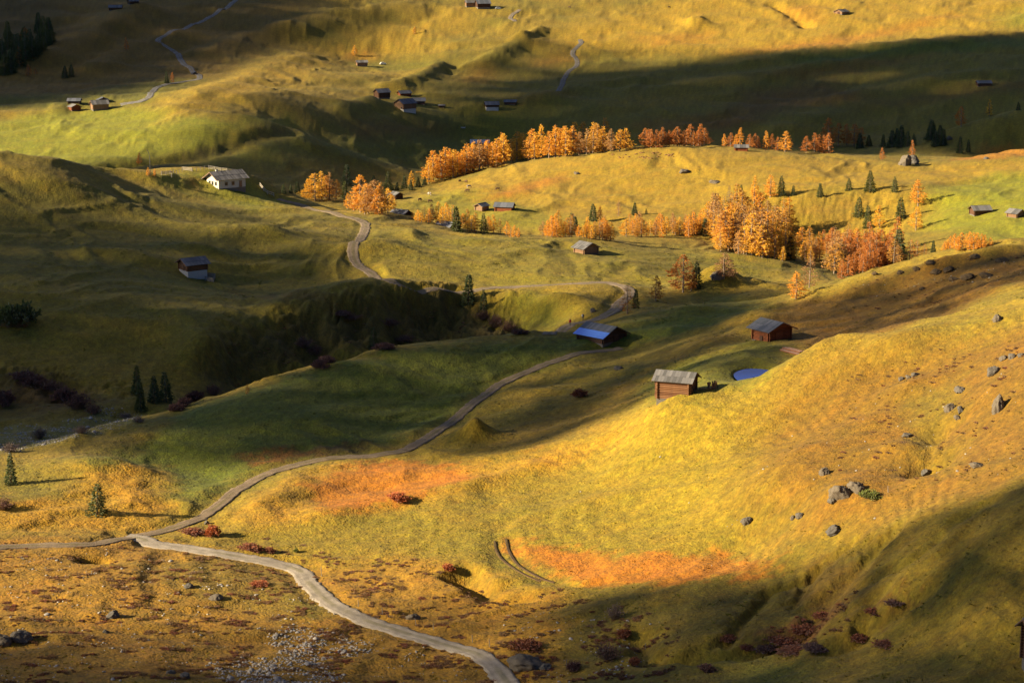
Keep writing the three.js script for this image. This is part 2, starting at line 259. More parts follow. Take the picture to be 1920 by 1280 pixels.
const exactHeight = (x, z) => { const y = roadFlat(x, z, rawHeight(x, z)), q = Math.hypot((x - POND.x) / POND.a, (z - POND.z) / POND.b); return q > 2 ? y : lerp(POND.y - 0.45 + 0.75 * sstep(0.9, 1.2, q), y, sstep(1.15, 2, q)); };

// ------------------------------------------------------------------ the ground as one sheet, finer where it is seen
const azs = [], rs = [];
{
  const half = direction(2150, 640)[0];
  for (let a = -half; a < half; a += 2.5 / F) azs.push(a);
  const wing = []; for (let a = half, s = 0.004; a < Math.PI; s *= 1.22, a += Math.min(s, 0.2)) wing.push(a);
  azs.push(...wing); azs.unshift(...wing.map((a) => -a).reverse());
  azs[0] = -Math.PI; azs[azs.length - 1] = Math.PI;
  for (let r = 3; r < 9000;) { rs.push(r); r *= 1 + (r < 60 ? 0.25 : r < 200 ? 0.04 : r < 1750 ? 0.0021 + 0.0036 * sstep(300, 1100, r) : 0.06); }
}
const NA = azs.length, NR = rs.length, HG = new Float32Array(NA * NR);
for (let j = 0; j < NR; j++) for (let i = 0; i < NA; i++) HG[j * NA + i] = exactHeight(Math.sin(azs[i]) * rs[j], -Math.cos(azs[i]) * rs[j]);
const seek = (a, x) => { let lo = 0, hi = a.length - 2; while (lo < hi) { const m = (lo + hi + 1) >> 1; if (a[m] <= x) lo = m; else hi = m - 1; } return lo; };
function groundY(x, z) {
  const r = Math.hypot(x, z), az = Math.atan2(x, -z), j = seek(rs, r), i = seek(azs, az), t = clamp((r - rs[j]) / (rs[j + 1] - rs[j])), s = clamp((az - azs[i]) / (azs[i + 1] - azs[i])), o = j * NA + i;
  return lerp(lerp(HG[o], HG[o + 1], s), lerp(HG[o + NA], HG[o + NA + 1], s), t);
}
const at = (px, py) => { const [x, z] = findGround(px, py, groundY); return V(x, groundY(x, z), z); };
const scaleAt = (p) => Math.hypot(p.x, p.y - CAM_Y, p.z) / F;    // metres in one pixel of the 1920 frame
console.log('ground grid', NA, NR, NA * NR * 2);
// ------------------------------------------------------------------ what grows where: patches of ground cover, laid out in plan
const C = {
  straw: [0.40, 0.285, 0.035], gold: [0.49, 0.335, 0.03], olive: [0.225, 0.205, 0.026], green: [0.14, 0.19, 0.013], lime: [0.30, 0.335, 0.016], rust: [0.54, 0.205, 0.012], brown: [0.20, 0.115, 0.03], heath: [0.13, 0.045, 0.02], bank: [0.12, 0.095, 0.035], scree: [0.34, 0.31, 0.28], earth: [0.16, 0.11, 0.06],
};
const plan = (px, py) => { const [x, z, r] = findGround(px, py, groundY); return [Math.atan2(x, -z), Math.log(r)]; };
function patchSet(list, wobble) {
  const Z = list.map(([c, soft, k, ...pts]) => { const p = pts.map(([a, b]) => plan(a, b)), xs = p.map((q) => q[0]), ys = p.map((q) => q[1]), m = soft * 1.5 + wobble * 2; return { c, soft, k, p, box: [Math.min(...xs) - m, Math.max(...xs) + m, Math.min(...ys) - m, Math.max(...ys) + m] }; });
  return (az, lr, x, z, visit) => {
    const r = Math.exp(lr), wa = wobble * (n2a(x / 9, z / 9) + 0.7 * n2b(x / 3.5, z / 3.5) + 0.6 * n2c(x / 1.3, z / 1.3)) * 300 / (r + 150), wl = wobble * (n2b(x / 11, z / 11) + 0.7 * n2c(x / 4, z / 4) + 0.6 * n2a(x / 1.5, z / 1.5)) * 300 / (r + 150);
    for (const q of Z) {
      if (az < q.box[0] || az > q.box[1] || lr < q.box[2] || lr > q.box[3]) continue;
      const d = distanceTo(q.p, az + wa, lr + wl * 2), t = sstep(q.soft, -q.soft, d) * q.k;
      if (t > 0.001) visit(q.c, t);
    }
  };
}
const PATCHES = [
  // far side
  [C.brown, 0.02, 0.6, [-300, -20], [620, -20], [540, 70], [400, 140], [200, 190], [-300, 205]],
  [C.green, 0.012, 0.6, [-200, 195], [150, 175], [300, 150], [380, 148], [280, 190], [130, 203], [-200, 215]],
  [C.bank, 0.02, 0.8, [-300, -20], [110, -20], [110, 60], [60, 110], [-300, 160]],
  [C.lime, 0.012, 0.9, [-300, 235], [0, 225], [130, 206], [260, 198], [330, 215], [440, 232], [540, 218], [545, 238], [400, 275], [200, 310], [0, 284], [-300, 280]],
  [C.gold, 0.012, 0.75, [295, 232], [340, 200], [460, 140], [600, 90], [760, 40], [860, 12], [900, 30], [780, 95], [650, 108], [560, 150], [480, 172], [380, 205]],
  [C.bank, 0.004, 0.8, [190, 313], [330, 298], [450, 268], [540, 240], [560, 245], [450, 278], [290, 311]],
  [C.green, 0.02, 0.75, [560, 255], [680, 215], [800, 200], [1000, 195], [1100, 160], [1200, 200], [1000, 265], [700, 310], [520, 300], [330, 310]],
  [C.brown, 0.012, 0.75, [640, 232], [740, 226], [840, 232], [830, 252], [680, 262]],
  [C.olive, 0.02, 0.7, [660, 200], [820, 110], [960, 75], [1200, 100], [1400, 110], [1200, 170], [900, 200]],
  [C.rust, 0.012, 0.4, [860, 150], [900, 120], [930, 130], [900, 155]], [C.rust, 0.012, 0.35, [960, 185], [1060, 170], [1080, 182], [980, 192]],
  [C.olive, 0.03, 0.7, [1000, 200], [1300, 120], [1500, 90], [2200, 60], [2200, 230], [1900, 250], [1600, 290], [1400, 270], [1000, 265]],
  [C.brown, 0.012, 0.8, [1330, 232], [1400, 170], [1550, 150], [1640, 188], [1500, 200], [1390, 238]], [C.brown, 0.01, 0.7, [1600, 205], [1720, 180], [1920, 150], [2100, 140], [1920, 170], [1740, 190]], [C.heath, 0.01, 0.35, [1480, 95], [1920, 60], [2000, 72], [1600, 100]],
  [C.green, 0.008, 0.85, [1470, 116], [1560, 96], [1660, 82], [1920, 68], [1930, 85], [1620, 112], [1540, 120]],
  [C.gold, 0.02, 0.85, [1000, 80], [1080, 50], [1300, -10], [2200, -10], [2200, 50], [1700, 70], [1480, 90], [1280, 98]],
  [C.rust, 0.012, 0.6, [1370, 98], [1560, 70], [1640, 60], [1790, 30], [1700, 58], [1560, 85], [1450, 95]], [C.rust, 0.01, 0.4, [1460, 20], [1530, 10], [1540, 40], [1500, 48]],
  [C.lime, 0.012, 0.7, [1870, 36], [1930, 5], [2100, 0], [2100, 50], [1880, 50]],
  [[0.30, 0.13, 0.02], 0.012, 0.5, [1180, 235], [1330, 215], [1420, 225], [1300, 255]], [[0.30, 0.13, 0.02], 0.01, 0.5, [1420, 140], [1600, 112], [1760, 100], [1640, 128], [1500, 150]], [C.straw, 0.012, 0.4, [1100, 190], [1280, 165], [1330, 185], [1150, 215]], [C.rust, 0.01, 0.4, [1000, 112], [1060, 100], [1090, 110], [1010, 125]], [C.rust, 0.01, 0.35, [1200, 70], [1330, 60], [1340, 75], [1230, 85]], [C.rust, 0.008, 0.5, [640, 108], [690, 96], [700, 106], [660, 114]], [C.green, 0.01, 0.5, [660, 118], [800, 108], [830, 118], [700, 128]],
  // sunlit hill, right meadow, larch bank
  [C.gold, 0.02, 0.75, [740, 382], [830, 355], [950, 315], [1100, 294], [1300, 278], [1640, 304], [1720, 340], [1500, 368], [1350, 400], [1200, 430], [1000, 440], [800, 400]],
  [C.lime, 0.015, 0.6, [740, 385], [830, 358], [960, 380], [1100, 415], [1050, 440], [950, 430], [800, 395]], [C.rust, 0.008, 0.65, [890, 378], [980, 345], [1050, 328], [1060, 336], [960, 368]],
  [C.rust, 0.006, 0.6, [1780, 300], [1850, 275], [2000, 262], [2000, 285], [1850, 300]], [C.gold, 0.01, 0.7, [1640, 320], [1800, 305], [2100, 295], [2100, 330], [1760, 345]],
  [C.lime, 0.012, 0.85, [1745, 358], [1850, 328], [2200, 310], [2200, 455], [1850, 450], [1740, 430]],
  [C.gold, 0.01, 0.5, [1380, 405], [1500, 376], [1700, 352], [1740, 400], [1600, 470], [1450, 450]], [C.brown, 0.012, 0.5, [1500, 385], [1620, 372], [1600, 430], [1520, 420]],
  // house knoll and the left side
  [C.olive, 0.03, 0.8, [-300, 300], [250, 332], [400, 380], [640, 402], [662, 500], [690, 545], [600, 565], [400, 640], [-300, 720]],
  [C.straw, 0.02, 0.5, [-200, 300], [120, 312], [260, 345], [120, 350], [-200, 330]], [C.lime, 0.012, 0.75, [285, 335], [350, 318], [440, 320], [500, 362], [560, 380], [480, 396], [390, 372]], [C.rust, 0.006, 0.5, [345, 335], [370, 338], [372, 362], [355, 352]],
  [C.heath, 0.01, 0.45, [430, 540], [560, 546], [640, 548], [720, 572], [600, 580], [500, 562]], [C.green, 0.012, 0.4, [300, 530], [420, 525], [420, 545], [300, 548]],
  [C.bank, 0.012, 0.9, [390, 650], [430, 622], [520, 602], [690, 570], [815, 538], [900, 565], [980, 615], [1000, 622], [850, 636], [700, 652], [500, 705], [350, 755]],
  [C.bank, 0.015, 0.7, [-200, 690], [60, 690], [140, 720], [240, 760], [180, 775], [-200, 800]], [C.heath, 0.01, 0.5, [20, 700], [110, 715], [180, 745], [150, 770], [20, 750]],
  [[0.300, 0.266, 0.030], 0.02, 0.75, [690, 425], [900, 444], [1180, 462], [1340, 472], [1480, 505], [1200, 540], [900, 530], [720, 512], [690, 470]],
  [C.green, 0.012, 0.6, [940, 560], [1020, 550], [1050, 580], [1050, 612], [1000, 615]], [C.green, 0.012, 0.55, [1250, 600], [1330, 545], [1400, 555], [1450, 575], [1380, 590]],
  // green meadow
  [C.green, 0.012, 0.92, [250, 800], [350, 768], [500, 722], [700, 668], [850, 646], [1000, 634], [1200, 600], [1390, 582], [1280, 625], [1150, 652], [950, 712], [850, 785], [700, 845], [500, 872], [430, 915], [330, 958], [250, 900], [100, 862]],
  [[0.260, 0.186, 0.030], 0.01, 0.7, [60, 862], [250, 800], [330, 780], [300, 815], [150, 870]], [C.heath, 0.008, 0.7, [440, 862], [560, 838], [690, 826], [690, 842], [600, 856], [500, 872]], [C.rust, 0.006, 0.3, [450, 862], [560, 842], [600, 850], [500, 870]],
  [[0.56, 0.33, 0.028], 0.012, 0.9, [-200, 965], [100, 925], [180, 880], [300, 880], [330, 955], [260, 1000], [-200, 1016]], [C.olive, 0.012, 0.5, [-200, 900], [60, 870], [120, 920], [-200, 955]],
  // the ridge
  [[0.270, 0.186, 0.026], 0.015, 0.8, [900, 835], [1000, 770], [1150, 715], [1300, 640], [1400, 598], [1390, 640], [1230, 705], [1190, 765], [1000, 850]],
  [[0.50, 0.29, 0.026], 0.015, 0.85, [440, 970], [560, 885], [640, 865], [900, 862], [1000, 850], [1200, 780], [1000, 900], [800, 950], [500, 990]],
  [[0.335, 0.26, 0.02], 0.03, 0.75, [600, 985], [760, 960], [950, 910], [1250, 780], [1400, 760], [1450, 850], [1400, 990], [1150, 1030], [900, 1010], [700, 1020]],
  [C.rust, 0.006, 0.92, [572, 922], [600, 900], [660, 875], [740, 864], [860, 872], [890, 895], [800, 922], [700, 942], [620, 956]],
  [C.rust, 0.008, 0.85, [940, 1020], [1000, 1015], [1200, 1038], [1330, 1040], [1480, 1040], [1400, 1080], [1250, 1098], [1080, 1095], [1000, 1060]],
  [C.green, 0.012, 0.6, [1205, 705], [1330, 665], [1400, 640], [1500, 640], [1470, 690], [1390, 725], [1300, 745], [1210, 765]],
  [[0.25, 0.13, 0.02], 0.015, 0.85, [1430, 595], [1480, 570], [1700, 505], [1920, 470], [2200, 460], [2200, 520], [1900, 530], [1700, 610], [1540, 640]],
  [[0.25, 0.138, 0.016], 0.03, 0.9, [1500, 690], [1700, 635], [2200, 545], [2200, 880], [1700, 980], [1480, 1030], [1390, 930], [1430, 790]], [C.brown, 0.02, 0.45, [1700, 740], [1900, 680], [2100, 680], [2100, 860], [1780, 880]], [C.olive, 0.012, 0.45, [1690, 720], [1800, 720], [1790, 880], [1720, 860]],
  [[0.225, 0.170, 0.026], 0.015, 0.8, [1080, 1105], [1300, 1098], [1500, 1062], [1700, 985], [2000, 890], [2300, 860], [2300, 1320], [1000, 1320], [1060, 1200]],
  [C.heath, 0.006, 0.75, [1400, 1215], [1480, 1165], [1560, 1120], [1570, 1150], [1500, 1200], [1440, 1225]], [C.heath, 0.004, 0.7, [1650, 1130], [1720, 1112], [1690, 1135], [1650, 1160]], [C.brown, 0.008, 0.6, [1480, 1120], [1540, 1060], [1620, 1060], [1640, 1130], [1560, 1150]],
  [C.green, 0.015, 0.45, [1300, 1240], [1500, 1230], [1560, 1260], [1400, 1300]],
  // foreground flat
  [[0.43, 0.23, 0.03], 0.015, 0.8, [-200, 1030], [250, 1010], [540, 1065], [700, 1050], [870, 1070], [1060, 1110], [1050, 1300], [-200, 1300]],
  [C.olive, 0.012, 0.45, [240, 1060], [400, 1045], [560, 1080], [600, 1150], [480, 1160], [350, 1120]], [C.green, 0.01, 0.4, [520, 1110], [580, 1120], [640, 1160], [560, 1150]],
  [[0.300, 0.282, 0.210], 0.005, 0.9, [-60, 838], [0, 805], [70, 800], [180, 772], [265, 772], [250, 795], [160, 815], [60, 838], [0, 846]],
];

const patches = patchSet(PATCHES, 0.006);
const groundColor = (x, z, r, az, out) => {
  const broad = fbm(n2a, x / 55, z / 55, 3), patchy = fbm(n2c, x / 13, z / 13, 3), fine = fbm(n2b, x / 2.6, z / 2.6, 2);
  const base = C.straw, g = sstep(-0.5, 0.9, broad + 0.3 * patchy);
  for (let c = 0; c < 3; c++) out[c] = lerp(base[c], C.olive[c], 0.25 + 0.5 * g);
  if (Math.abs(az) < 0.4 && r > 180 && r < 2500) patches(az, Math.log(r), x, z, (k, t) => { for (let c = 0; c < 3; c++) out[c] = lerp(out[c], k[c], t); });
  const dry = sstep(0.1, 1.1, patchy + 0.3 * broad) * 0.35, lush = sstep(0.1, 1.1, -patchy + 0.2 * broad) * 0.3;
  for (let c = 0; c < 3; c++) { out[c] = lerp(out[c], out[c] * (c === 0 ? 1.35 : c === 1 ? 1.1 : 1.1), dry); out[c] = lerp(out[c], out[c] * (c === 0 ? 0.72 : c === 1 ? 0.88 : 0.8), lush); out[c] *= 1 + 0.16 * fine; }
  out[0] *= 1.06; out[1] *= 0.96; out[2] *= 0.38;
};
function noiseTexture(size, fill, repeat = 1) {
  const d = new Uint8Array(size * size * 4);
  for (let y = 0; y < size; y++) for (let x = 0; x < size; x++) { const c = fill(x / size, y / size, x, y), o = (y * size + x) * 4; for (let k = 0; k < 3; k++) d[o + k] = clamp(c[k] ?? c[0], 0, 1) * 255; d[o + 3] = 255; }
  const t = new THREE.DataTexture(d, size, size); t.magFilter = THREE.LinearFilter; t.minFilter = THREE.LinearMipmapLinearFilter; t.generateMipmaps = true; t.wrapS = t.wrapT = THREE.RepeatWrapping; t.repeat.set(repeat, repeat); t.needsUpdate = true;
  return t;
}
const tiled = (u, v, k, s) => { const a = u * 2 * Math.PI, b = v * 2 * Math.PI, R = k / (2 * Math.PI); return n4(Math.cos(a) * R + s, Math.sin(a) * R, Math.cos(b) * R, Math.sin(b) * R - s); };   // noise that tiles
const grassMap = noiseTexture(1024, (u, v) => { const n = 0.55 * tiled(u, v, 90, 1) + 0.5 * tiled(u, v, 220, 2) + 0.35 * tiled(u, v, 30, 5), t = 0.5 + 0.5 * n, w = tiled(u, v, 60, 9); return [0.58 + 0.42 * t + 0.03 * w, 0.58 + 0.42 * t, 0.54 + 0.4 * t - 0.04 * w]; });
grassMap.colorSpace = THREE.SRGBColorSpace;
const grassBump = noiseTexture(1024, (u, v) => [0.5 + 0.22 * tiled(u, v, 110, 3) + 0.2 * tiled(u, v, 260, 4) + 0.15 * tiled(u, v, 40, 6)]);
const groundMat = new THREE.MeshStandardMaterial({ vertexColors: true, roughness: 1, map: grassMap, bumpMap: grassBump, bumpScale: 0.24 });
{
  const pos = new Float32Array(NA * NR * 3), col = new Float32Array(NA * NR * 3), uv = new Float32Array(NA * NR * 2), idx = new Uint32Array((NA - 1) * (NR - 1) * 6), c = [0, 0, 0];
  for (let j = 0, o = 0; j < NR; j++) for (let i = 0; i < NA; i++, o++) {
    const x = Math.sin(azs[i]) * rs[j], z = -Math.cos(azs[i]) * rs[j];
    pos[o * 3] = x; pos[o * 3 + 1] = HG[o]; pos[o * 3 + 2] = z; uv[o * 2] = x / 70; uv[o * 2 + 1] = z / 70;
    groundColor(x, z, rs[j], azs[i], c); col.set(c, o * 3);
  }
  for (let j = 0, k = 0; j < NR - 1; j++) for (let i = 0; i < NA - 1; i++) { const a = j * NA + i, b = a + 1, d = a + NA, e = d + 1; idx[k++] = a; idx[k++] = b; idx[k++] = e; idx[k++] = a; idx[k++] = e; idx[k++] = d; }
  const g = new THREE.BufferGeometry();
  g.setAttribute('position', new THREE.BufferAttribute(pos, 3)); g.setAttribute('color', new THREE.BufferAttribute(col, 3)); g.setAttribute('uv', new THREE.BufferAttribute(uv, 2)); g.setIndex(new THREE.BufferAttribute(idx, 1));
  g.computeVertexNormals();
  tag(mesh('ground', g, groundMat), 'rolling autumn alpine meadows falling to a valley', 'ground', null, 'structure');
}
// ------------------------------------------------------------------ roads: a crowned gravel strip with ragged edges
const gravelMap = noiseTexture(512, (u, v) => { const n = 0.5 + 0.5 * (0.5 * tiled(u, v, 60, 11) + 0.5 * tiled(u, v, 150, 12)); return [0.55 + 0.45 * n, 0.54 + 0.45 * n, 0.53 + 0.45 * n]; });
gravelMap.colorSpace = THREE.SRGBColorSpace;
const roadMat = new THREE.MeshStandardMaterial({ vertexColors: true, roughness: 1, map: gravelMap, bumpMap: grassBump, bumpScale: 0.08 });
function roadStrip(name, label, tone) {
  const line = roadLines[name], w = ROADS[name].w, P = [], K = [], U = [], I = [], cross = [-0.62, -0.5, -0.36, -0.22, -0.08, 0.08, 0.22, 0.36, 0.5, 0.62], M = cross.length;
  line.forEach((p, i) => {
    const a = line[Math.max(0, i - 1)], b = line[Math.min(line.length - 1, i + 1)], t = V(b.x - a.x, 0, b.z - a.z).normalize(), s = V(-t.z, 0, t.x);
    cross.forEach((k, m) => {
      const edge = Math.abs(k) > 0.55, rag = Math.abs(k) > 0.45 ? 1 + 0.2 * n2a(p.x / 2.2 + m * 5, p.z / 2.2) + 0.16 * n2b(p.x / 0.9 + m * 3, p.z / 0.9) : 1, x = p.x + s.x * k * w * rag, z = p.z + s.z * k * w * rag;
      const wheel = Math.exp(-(((Math.abs(k) - 0.25) / 0.09) ** 2)), mid = Math.exp(-((k / 0.1) ** 2)) * sstep(0, 0.6, n2b(p.x / 9, p.z / 9) + 0.5);
      const y = Math.max(p.y, groundY(x, z)) + (edge ? -0.25 : 0.07 + 0.03 * mid - 0.03 * wheel + 0.02 * n2c(x * 2, z * 2));
      P.push(x, y, z); U.push(x / 6, z / 6);
      const v = 0.82 + 0.22 * n2c(x / 1.7, z / 1.7) + 0.12 * n2a(x / 6, z / 6) + 0.12 * wheel, g = mid * 0.75;
      for (let c = 0; c < 3; c++) K.push(lerp(tone[c] * v, C.olive[c], g));
    });
    if (i) for (let m = 0; m < M - 1; m++) { const o = (i - 1) * M + m, q = o + M; I.push(o, o + 1, q + 1, o, q + 1, q); }
  });
  const g = new THREE.BufferGeometry(); g.setAttribute('position', new THREE.Float32BufferAttribute(P, 3)); g.setAttribute('color', new THREE.Float32BufferAttribute(K, 3)); g.setAttribute('uv', new THREE.Float32BufferAttribute(U, 2)); g.setIndex(I); g.computeVertexNormals();
  if (g.attributes.normal.getY(M * 2 + 4) < 0) { I.reverse(); g.setIndex(I); g.computeVertexNormals(); }
  tag(mesh('road', g, roadMat), label, 'road', null, 'structure');
}
roadStrip('valley_path', 'pale gravel path curving across the foreground flat', [0.66, 0.58, 0.49]);
roadStrip('meadow_road', 'brown gravel road climbing through the green meadow', [0.42, 0.315, 0.21]);
roadStrip('gorge_road', 'gravel road winding from the gorge up to the house knoll', [0.44, 0.34, 0.24]);
roadStrip('slope_track', 'pale track zigzagging down the far left slope', [0.36, 0.35, 0.36]);
roadStrip('far_track', 'narrow track bending down the far middle slope', [0.32, 0.29, 0.27]);
roadStrip('top_track', 'short track stub below the top edge barns', [0.36, 0.30, 0.26]);
roadStrip('left_rut', 'left muddy wheel rut across the bog', [0.17, 0.10, 0.045]);
roadStrip('right_rut', 'right muddy wheel rut across the bog', [0.17, 0.10, 0.045]);
console.log('ground done');
// ------------------------------------------------------------------ unseen broken clouds added up-sun, shaped to shade the land
// each: how closed the cloud is, softness of its rim, and the outline of its shadow on the land ({ r } gives a plan distance where the land is hidden)
const COVER = [
  [0.92, 0.012, [-700, -60], [600, -60], [585, 40], [480, 100], [380, 138], [250, 176], [130, 188], [0, 204], [-700, 220]],
  [0.5, 0.03, [590, -60], [880, -60], [720, 45], [560, 92], [470, 125]],
  [0.92, 0.012, [150, { r: 905 }], [350, 300], [545, 238], [660, 208], [770, 192], [900, 165], [1000, 142], [1100, 140], [1290, 120], [1370, 104], [1500, 90], [1600, 90], [1780, 68], [2600, 30], [2600, { r: 1040 }], [1750, { r: 1035 }], [1500, { r: 1110 }], [1300, { r: 1110 }], [1000, { r: 1110 }], [850, { r: 1070 }], [760, { r: 960 }], [700, { r: 900 }], [600, { r: 880 }], [540, { r: 850 }], [400, { r: 820 }], [150, { r: 800 }]],
  [0.5, 0.02, [700, 190], [820, 112], [960, 72], [1100, 78], [1290, 98], [1100, 148], [900, 180]],
  [0.86, 0.02, [-700, 415], [0, 405], [130, 385], [330, 440], [480, 440], [640, 436], [655, 500], [720, 545], [830, 536], [940, 572], [1020, 622], [1000, { r: 470 }], [700, { r: 440 }], [400, { r: 405 }], [200, { r: 392 }], [0, { r: 376 }], [-700, { r: 372 }]],
  [0.32, 0.02, [-700, 330], [0, 330], [200, 345], [420, 390], [600, 405], [650, 430], [480, 440], [330, 440], [130, 385], [0, 400], [-700, 400]],
  [0.86, 0.01, [1000, 560], [1120, 575], [1150, 560], [1180, 560], [1250, 545], [1350, 505], [1480, 545], [1440, 590], [1300, 575], [1000, { r: 460 }]],
  [0.8, 0.008, [60, 850], [200, { r: 392 }], [500, { r: 410 }], [700, { r: 436 }], [1000, { r: 458 }], [1250, { r: 470 }], [1400, 582], [1330, 690], [1215, 748], [1080, 805], [960, 850], [850, 862], [700, 852], [520, 862], [420, 885], [250, 850]],
  [0.68, 0.012, [1360, 640], [1400, 600], [1480, 570], [1700, 505], [1920, 465], [2500, 450], [2500, 505], [1900, 528], [1700, 605], [1560, { r: 390 }], [1500, { r: 365 }], [1440, { r: 352 }], [1380, { r: 352 }], [1320, { r: 362 }]],
  [0.82, 0.016, [1060, 1112], [1290, 1096], [1450, 1062], [1580, 1036], [1700, 984], [1950, 892], [2400, 850], [2400, { r: 200 }], [900, { r: 200 }], [1000, 1180]],
  [0.45, 0.03, [-700, 1195], [300, 1185], [560, 1170], [750, 1125], [950, 1110], [1060, 1120], [1000, 1180], [950, { r: 190 }], [-700, { r: 190 }]],
  [0.65, 0.03, [-700, 1245], [300, 1240], [800, 1230], [1000, 1230], [1000, { r: 190 }], [-700, { r: 190 }]],
  [0.12, 0.03, [680, 430], [900, 446], [1180, 462], [1340, 475], [1480, 510], [1200, 540], [900, 532], [720, 512]],
  [0.7, 0.012, [400, 640], [520, 600], [700, 566], [830, 536], [940, 572], [1020, 622], [1000, { r: 470 }], [700, { r: 440 }], [400, { r: 405 }], [200, { r: 392 }], [0, { r: 376 }], [-300, { r: 372 }], [-300, 720], [200, 660]],
];
{
  const polys = COVER.map(([c, soft, ...pts]) => { const p = pts.map(([px, y]) => (typeof y === 'object' ? [direction(px, 640)[0], Math.log(y.r)] : plan(px, y))); return { c, soft, p }; });
  const R = rng(77), puff = new THREE.IcosahedronGeometry(1, 2), pp = puff.attributes.position;
  for (let i = 0; i < pp.count; i++) { const v = V(pp.getX(i), pp.getY(i), pp.getZ(i)); v.multiplyScalar(1 + 0.16 * n3(v.x * 1.6, v.y * 1.6, v.z * 1.6)); pp.setXYZ(i, v.x, v.y * (v.y < 0 ? 0.2 : 0.32), v.z); }
  puff.computeVertexNormals();
  const shadeCloudMat = mat([0.85, 0.86, 0.88], { name: 'shade_cloud' }), list = polys.map(() => []), q = new THREE.Quaternion(), UPV = V(0, 1, 0);
  for (let lr = Math.log(185); lr < Math.log(1900);) {
    const r = Math.exp(lr), cell = lerp(4, 17, sstep(250, 1100, r));
    for (let az = -0.42; az < 0.42; az += cell / r) {
      let open = 1, own = -1, most = 0;
      const a = az + (R() - 0.5) * cell / r, l = lr + (R() - 0.5) * cell / r, jr = Math.exp(l), x = Math.sin(a) * jr, z = -Math.cos(a) * jr;
      polys.forEach((p, k) => { const c = Math.min(0.97, p.c + (p.c > 0.81 ? 0.06 : 0.14) * n2a(x / 50, z / 32)) * sstep(p.soft, -p.soft, distanceTo(p.p, a, l)); open *= 1 - c; if (c > most) { most = c; own = k; } });
      if (own < 0 || open > 0.97) continue;
      const e = 5, nrm = V(groundY(x - e, z) - groundY(x + e, z), 2 * e, groundY(x, z - e) - groundY(x, z + e)).normalize(), facing = clamp(-nrm.dot(LIGHT) / Math.sin(SUN_EL), 0.6, 2.6);   // a slope turned to the sun needs a closer cloud
      const rad = Math.sqrt(facing) * Math.sqrt(-Math.log(Math.max(open, 0.03)) / (Math.PI * 1.2)) * cell * (0.85 + 0.3 * R());
      const y = groundY(x, z), k = (lerp(200, 480, sstep(400, 900, jr)) - y + (R() - 0.5) * 12) / -LIGHT.y;
      list[own].push(new THREE.Matrix4().compose(V(x - LIGHT.x * k, y - LIGHT.y * k, z - LIGHT.z * k), q.clone().setFromAxisAngle(UPV, R() * 6.28), V(rad, rad, rad)));
    }
    lr += cell / r;
  }
  list.forEach((m) => { if (!m.length) return; const o = new THREE.InstancedMesh(puff, shadeCloudMat, m.length); m.forEach((x, i) => o.setMatrixAt(i, x)); o.name = numbered('shade_cloud'); o.castShadow = true; scene.add(o); tag(o, 'unseen broken clouds added to shade the valley', 'shade_cloud', null, 'structure'); });
  console.log('cloud puffs', list.map((l) => l.length).join(' '));
}
// ------------------------------------------------------------------ barns and houses
const grainMap = noiseTexture(256, (u, v) => { const n = 0.5 + 0.5 * (0.6 * tiled(u, v, 6, 21) + 0.4 * n4(Math.cos(u * 6.283) * 1.2, Math.sin(u * 6.283) * 1.2, Math.cos(v * 6.283) * 14, Math.sin(v * 6.283) * 14)); return [0.62 + 0.38 * n, 0.6 + 0.38 * n, 0.58 + 0.38 * n]; });
grainMap.colorSpace = THREE.SRGBColorSpace;
const wood = (c) => mat(c, { map: grainMap, bumpMap: grainMap, bumpScale: 0.01, roughness: 0.85 });
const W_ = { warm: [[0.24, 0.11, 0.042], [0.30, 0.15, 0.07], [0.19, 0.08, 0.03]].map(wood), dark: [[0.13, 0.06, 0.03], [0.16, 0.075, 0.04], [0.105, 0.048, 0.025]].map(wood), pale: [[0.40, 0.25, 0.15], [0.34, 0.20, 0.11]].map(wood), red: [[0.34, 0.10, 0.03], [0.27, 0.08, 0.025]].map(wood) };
const ROOF = { grey: [[0.23, 0.235, 0.26], [0.17, 0.175, 0.195], [0.28, 0.285, 0.31], [0.13, 0.135, 0.15]].map(wood), slate: [[0.15, 0.175, 0.24], [0.19, 0.215, 0.29], [0.12, 0.145, 0.20]].map(wood), tin: [mat([0.20, 0.27, 0.42], { roughness: 0.35, metalness: 0.6 })], bluetin: [mat([0.10, 0.26, 0.85], { roughness: 0.4, metalness: 0.15 })] };
const stoneMat = mat([0.26, 0.24, 0.22], { map: gravelMap, bumpMap: grassBump, bumpScale: 0.08 }), plaster = mat([0.84, 0.82, 0.78], { map: gravelMap, bumpMap: grassBump, bumpScale: 0.01 }), glassMat = mat([0.03, 0.035, 0.04], { roughness: 0.1 }), shutterMat = wood([0.30, 0.13, 0.05]);
const boxCache = {};
const box = (x, y, z) => { const k = [x, y, z].map((v) => v.toFixed(2)).join(); return boxCache[k] ??= (() => { const g = new THREE.BoxGeometry(+x.toFixed(2), +y.toFixed(2), +z.toFixed(2)); return g; })(); };
const logCache = {};
const logGeo = (len, r) => { const k = len.toFixed(1) + r.toFixed(2); return logCache[k] ??= (() => { const g = new THREE.CylinderGeometry(r, r * 0.94, len, 8); g.rotateZ(Math.PI / 2); return g; })(); };
const put = (name, g, m, parent, x, y, z, rx = 0, ry = 0, rz = 0) => { const o = mesh(name, g, m, parent); o.position.set(x, y, z); o.rotation.set(rx, ry, rz, 'YXZ'); return o; };
const pick = (a, R) => a[Math.floor(R() * a.length) % a.length];
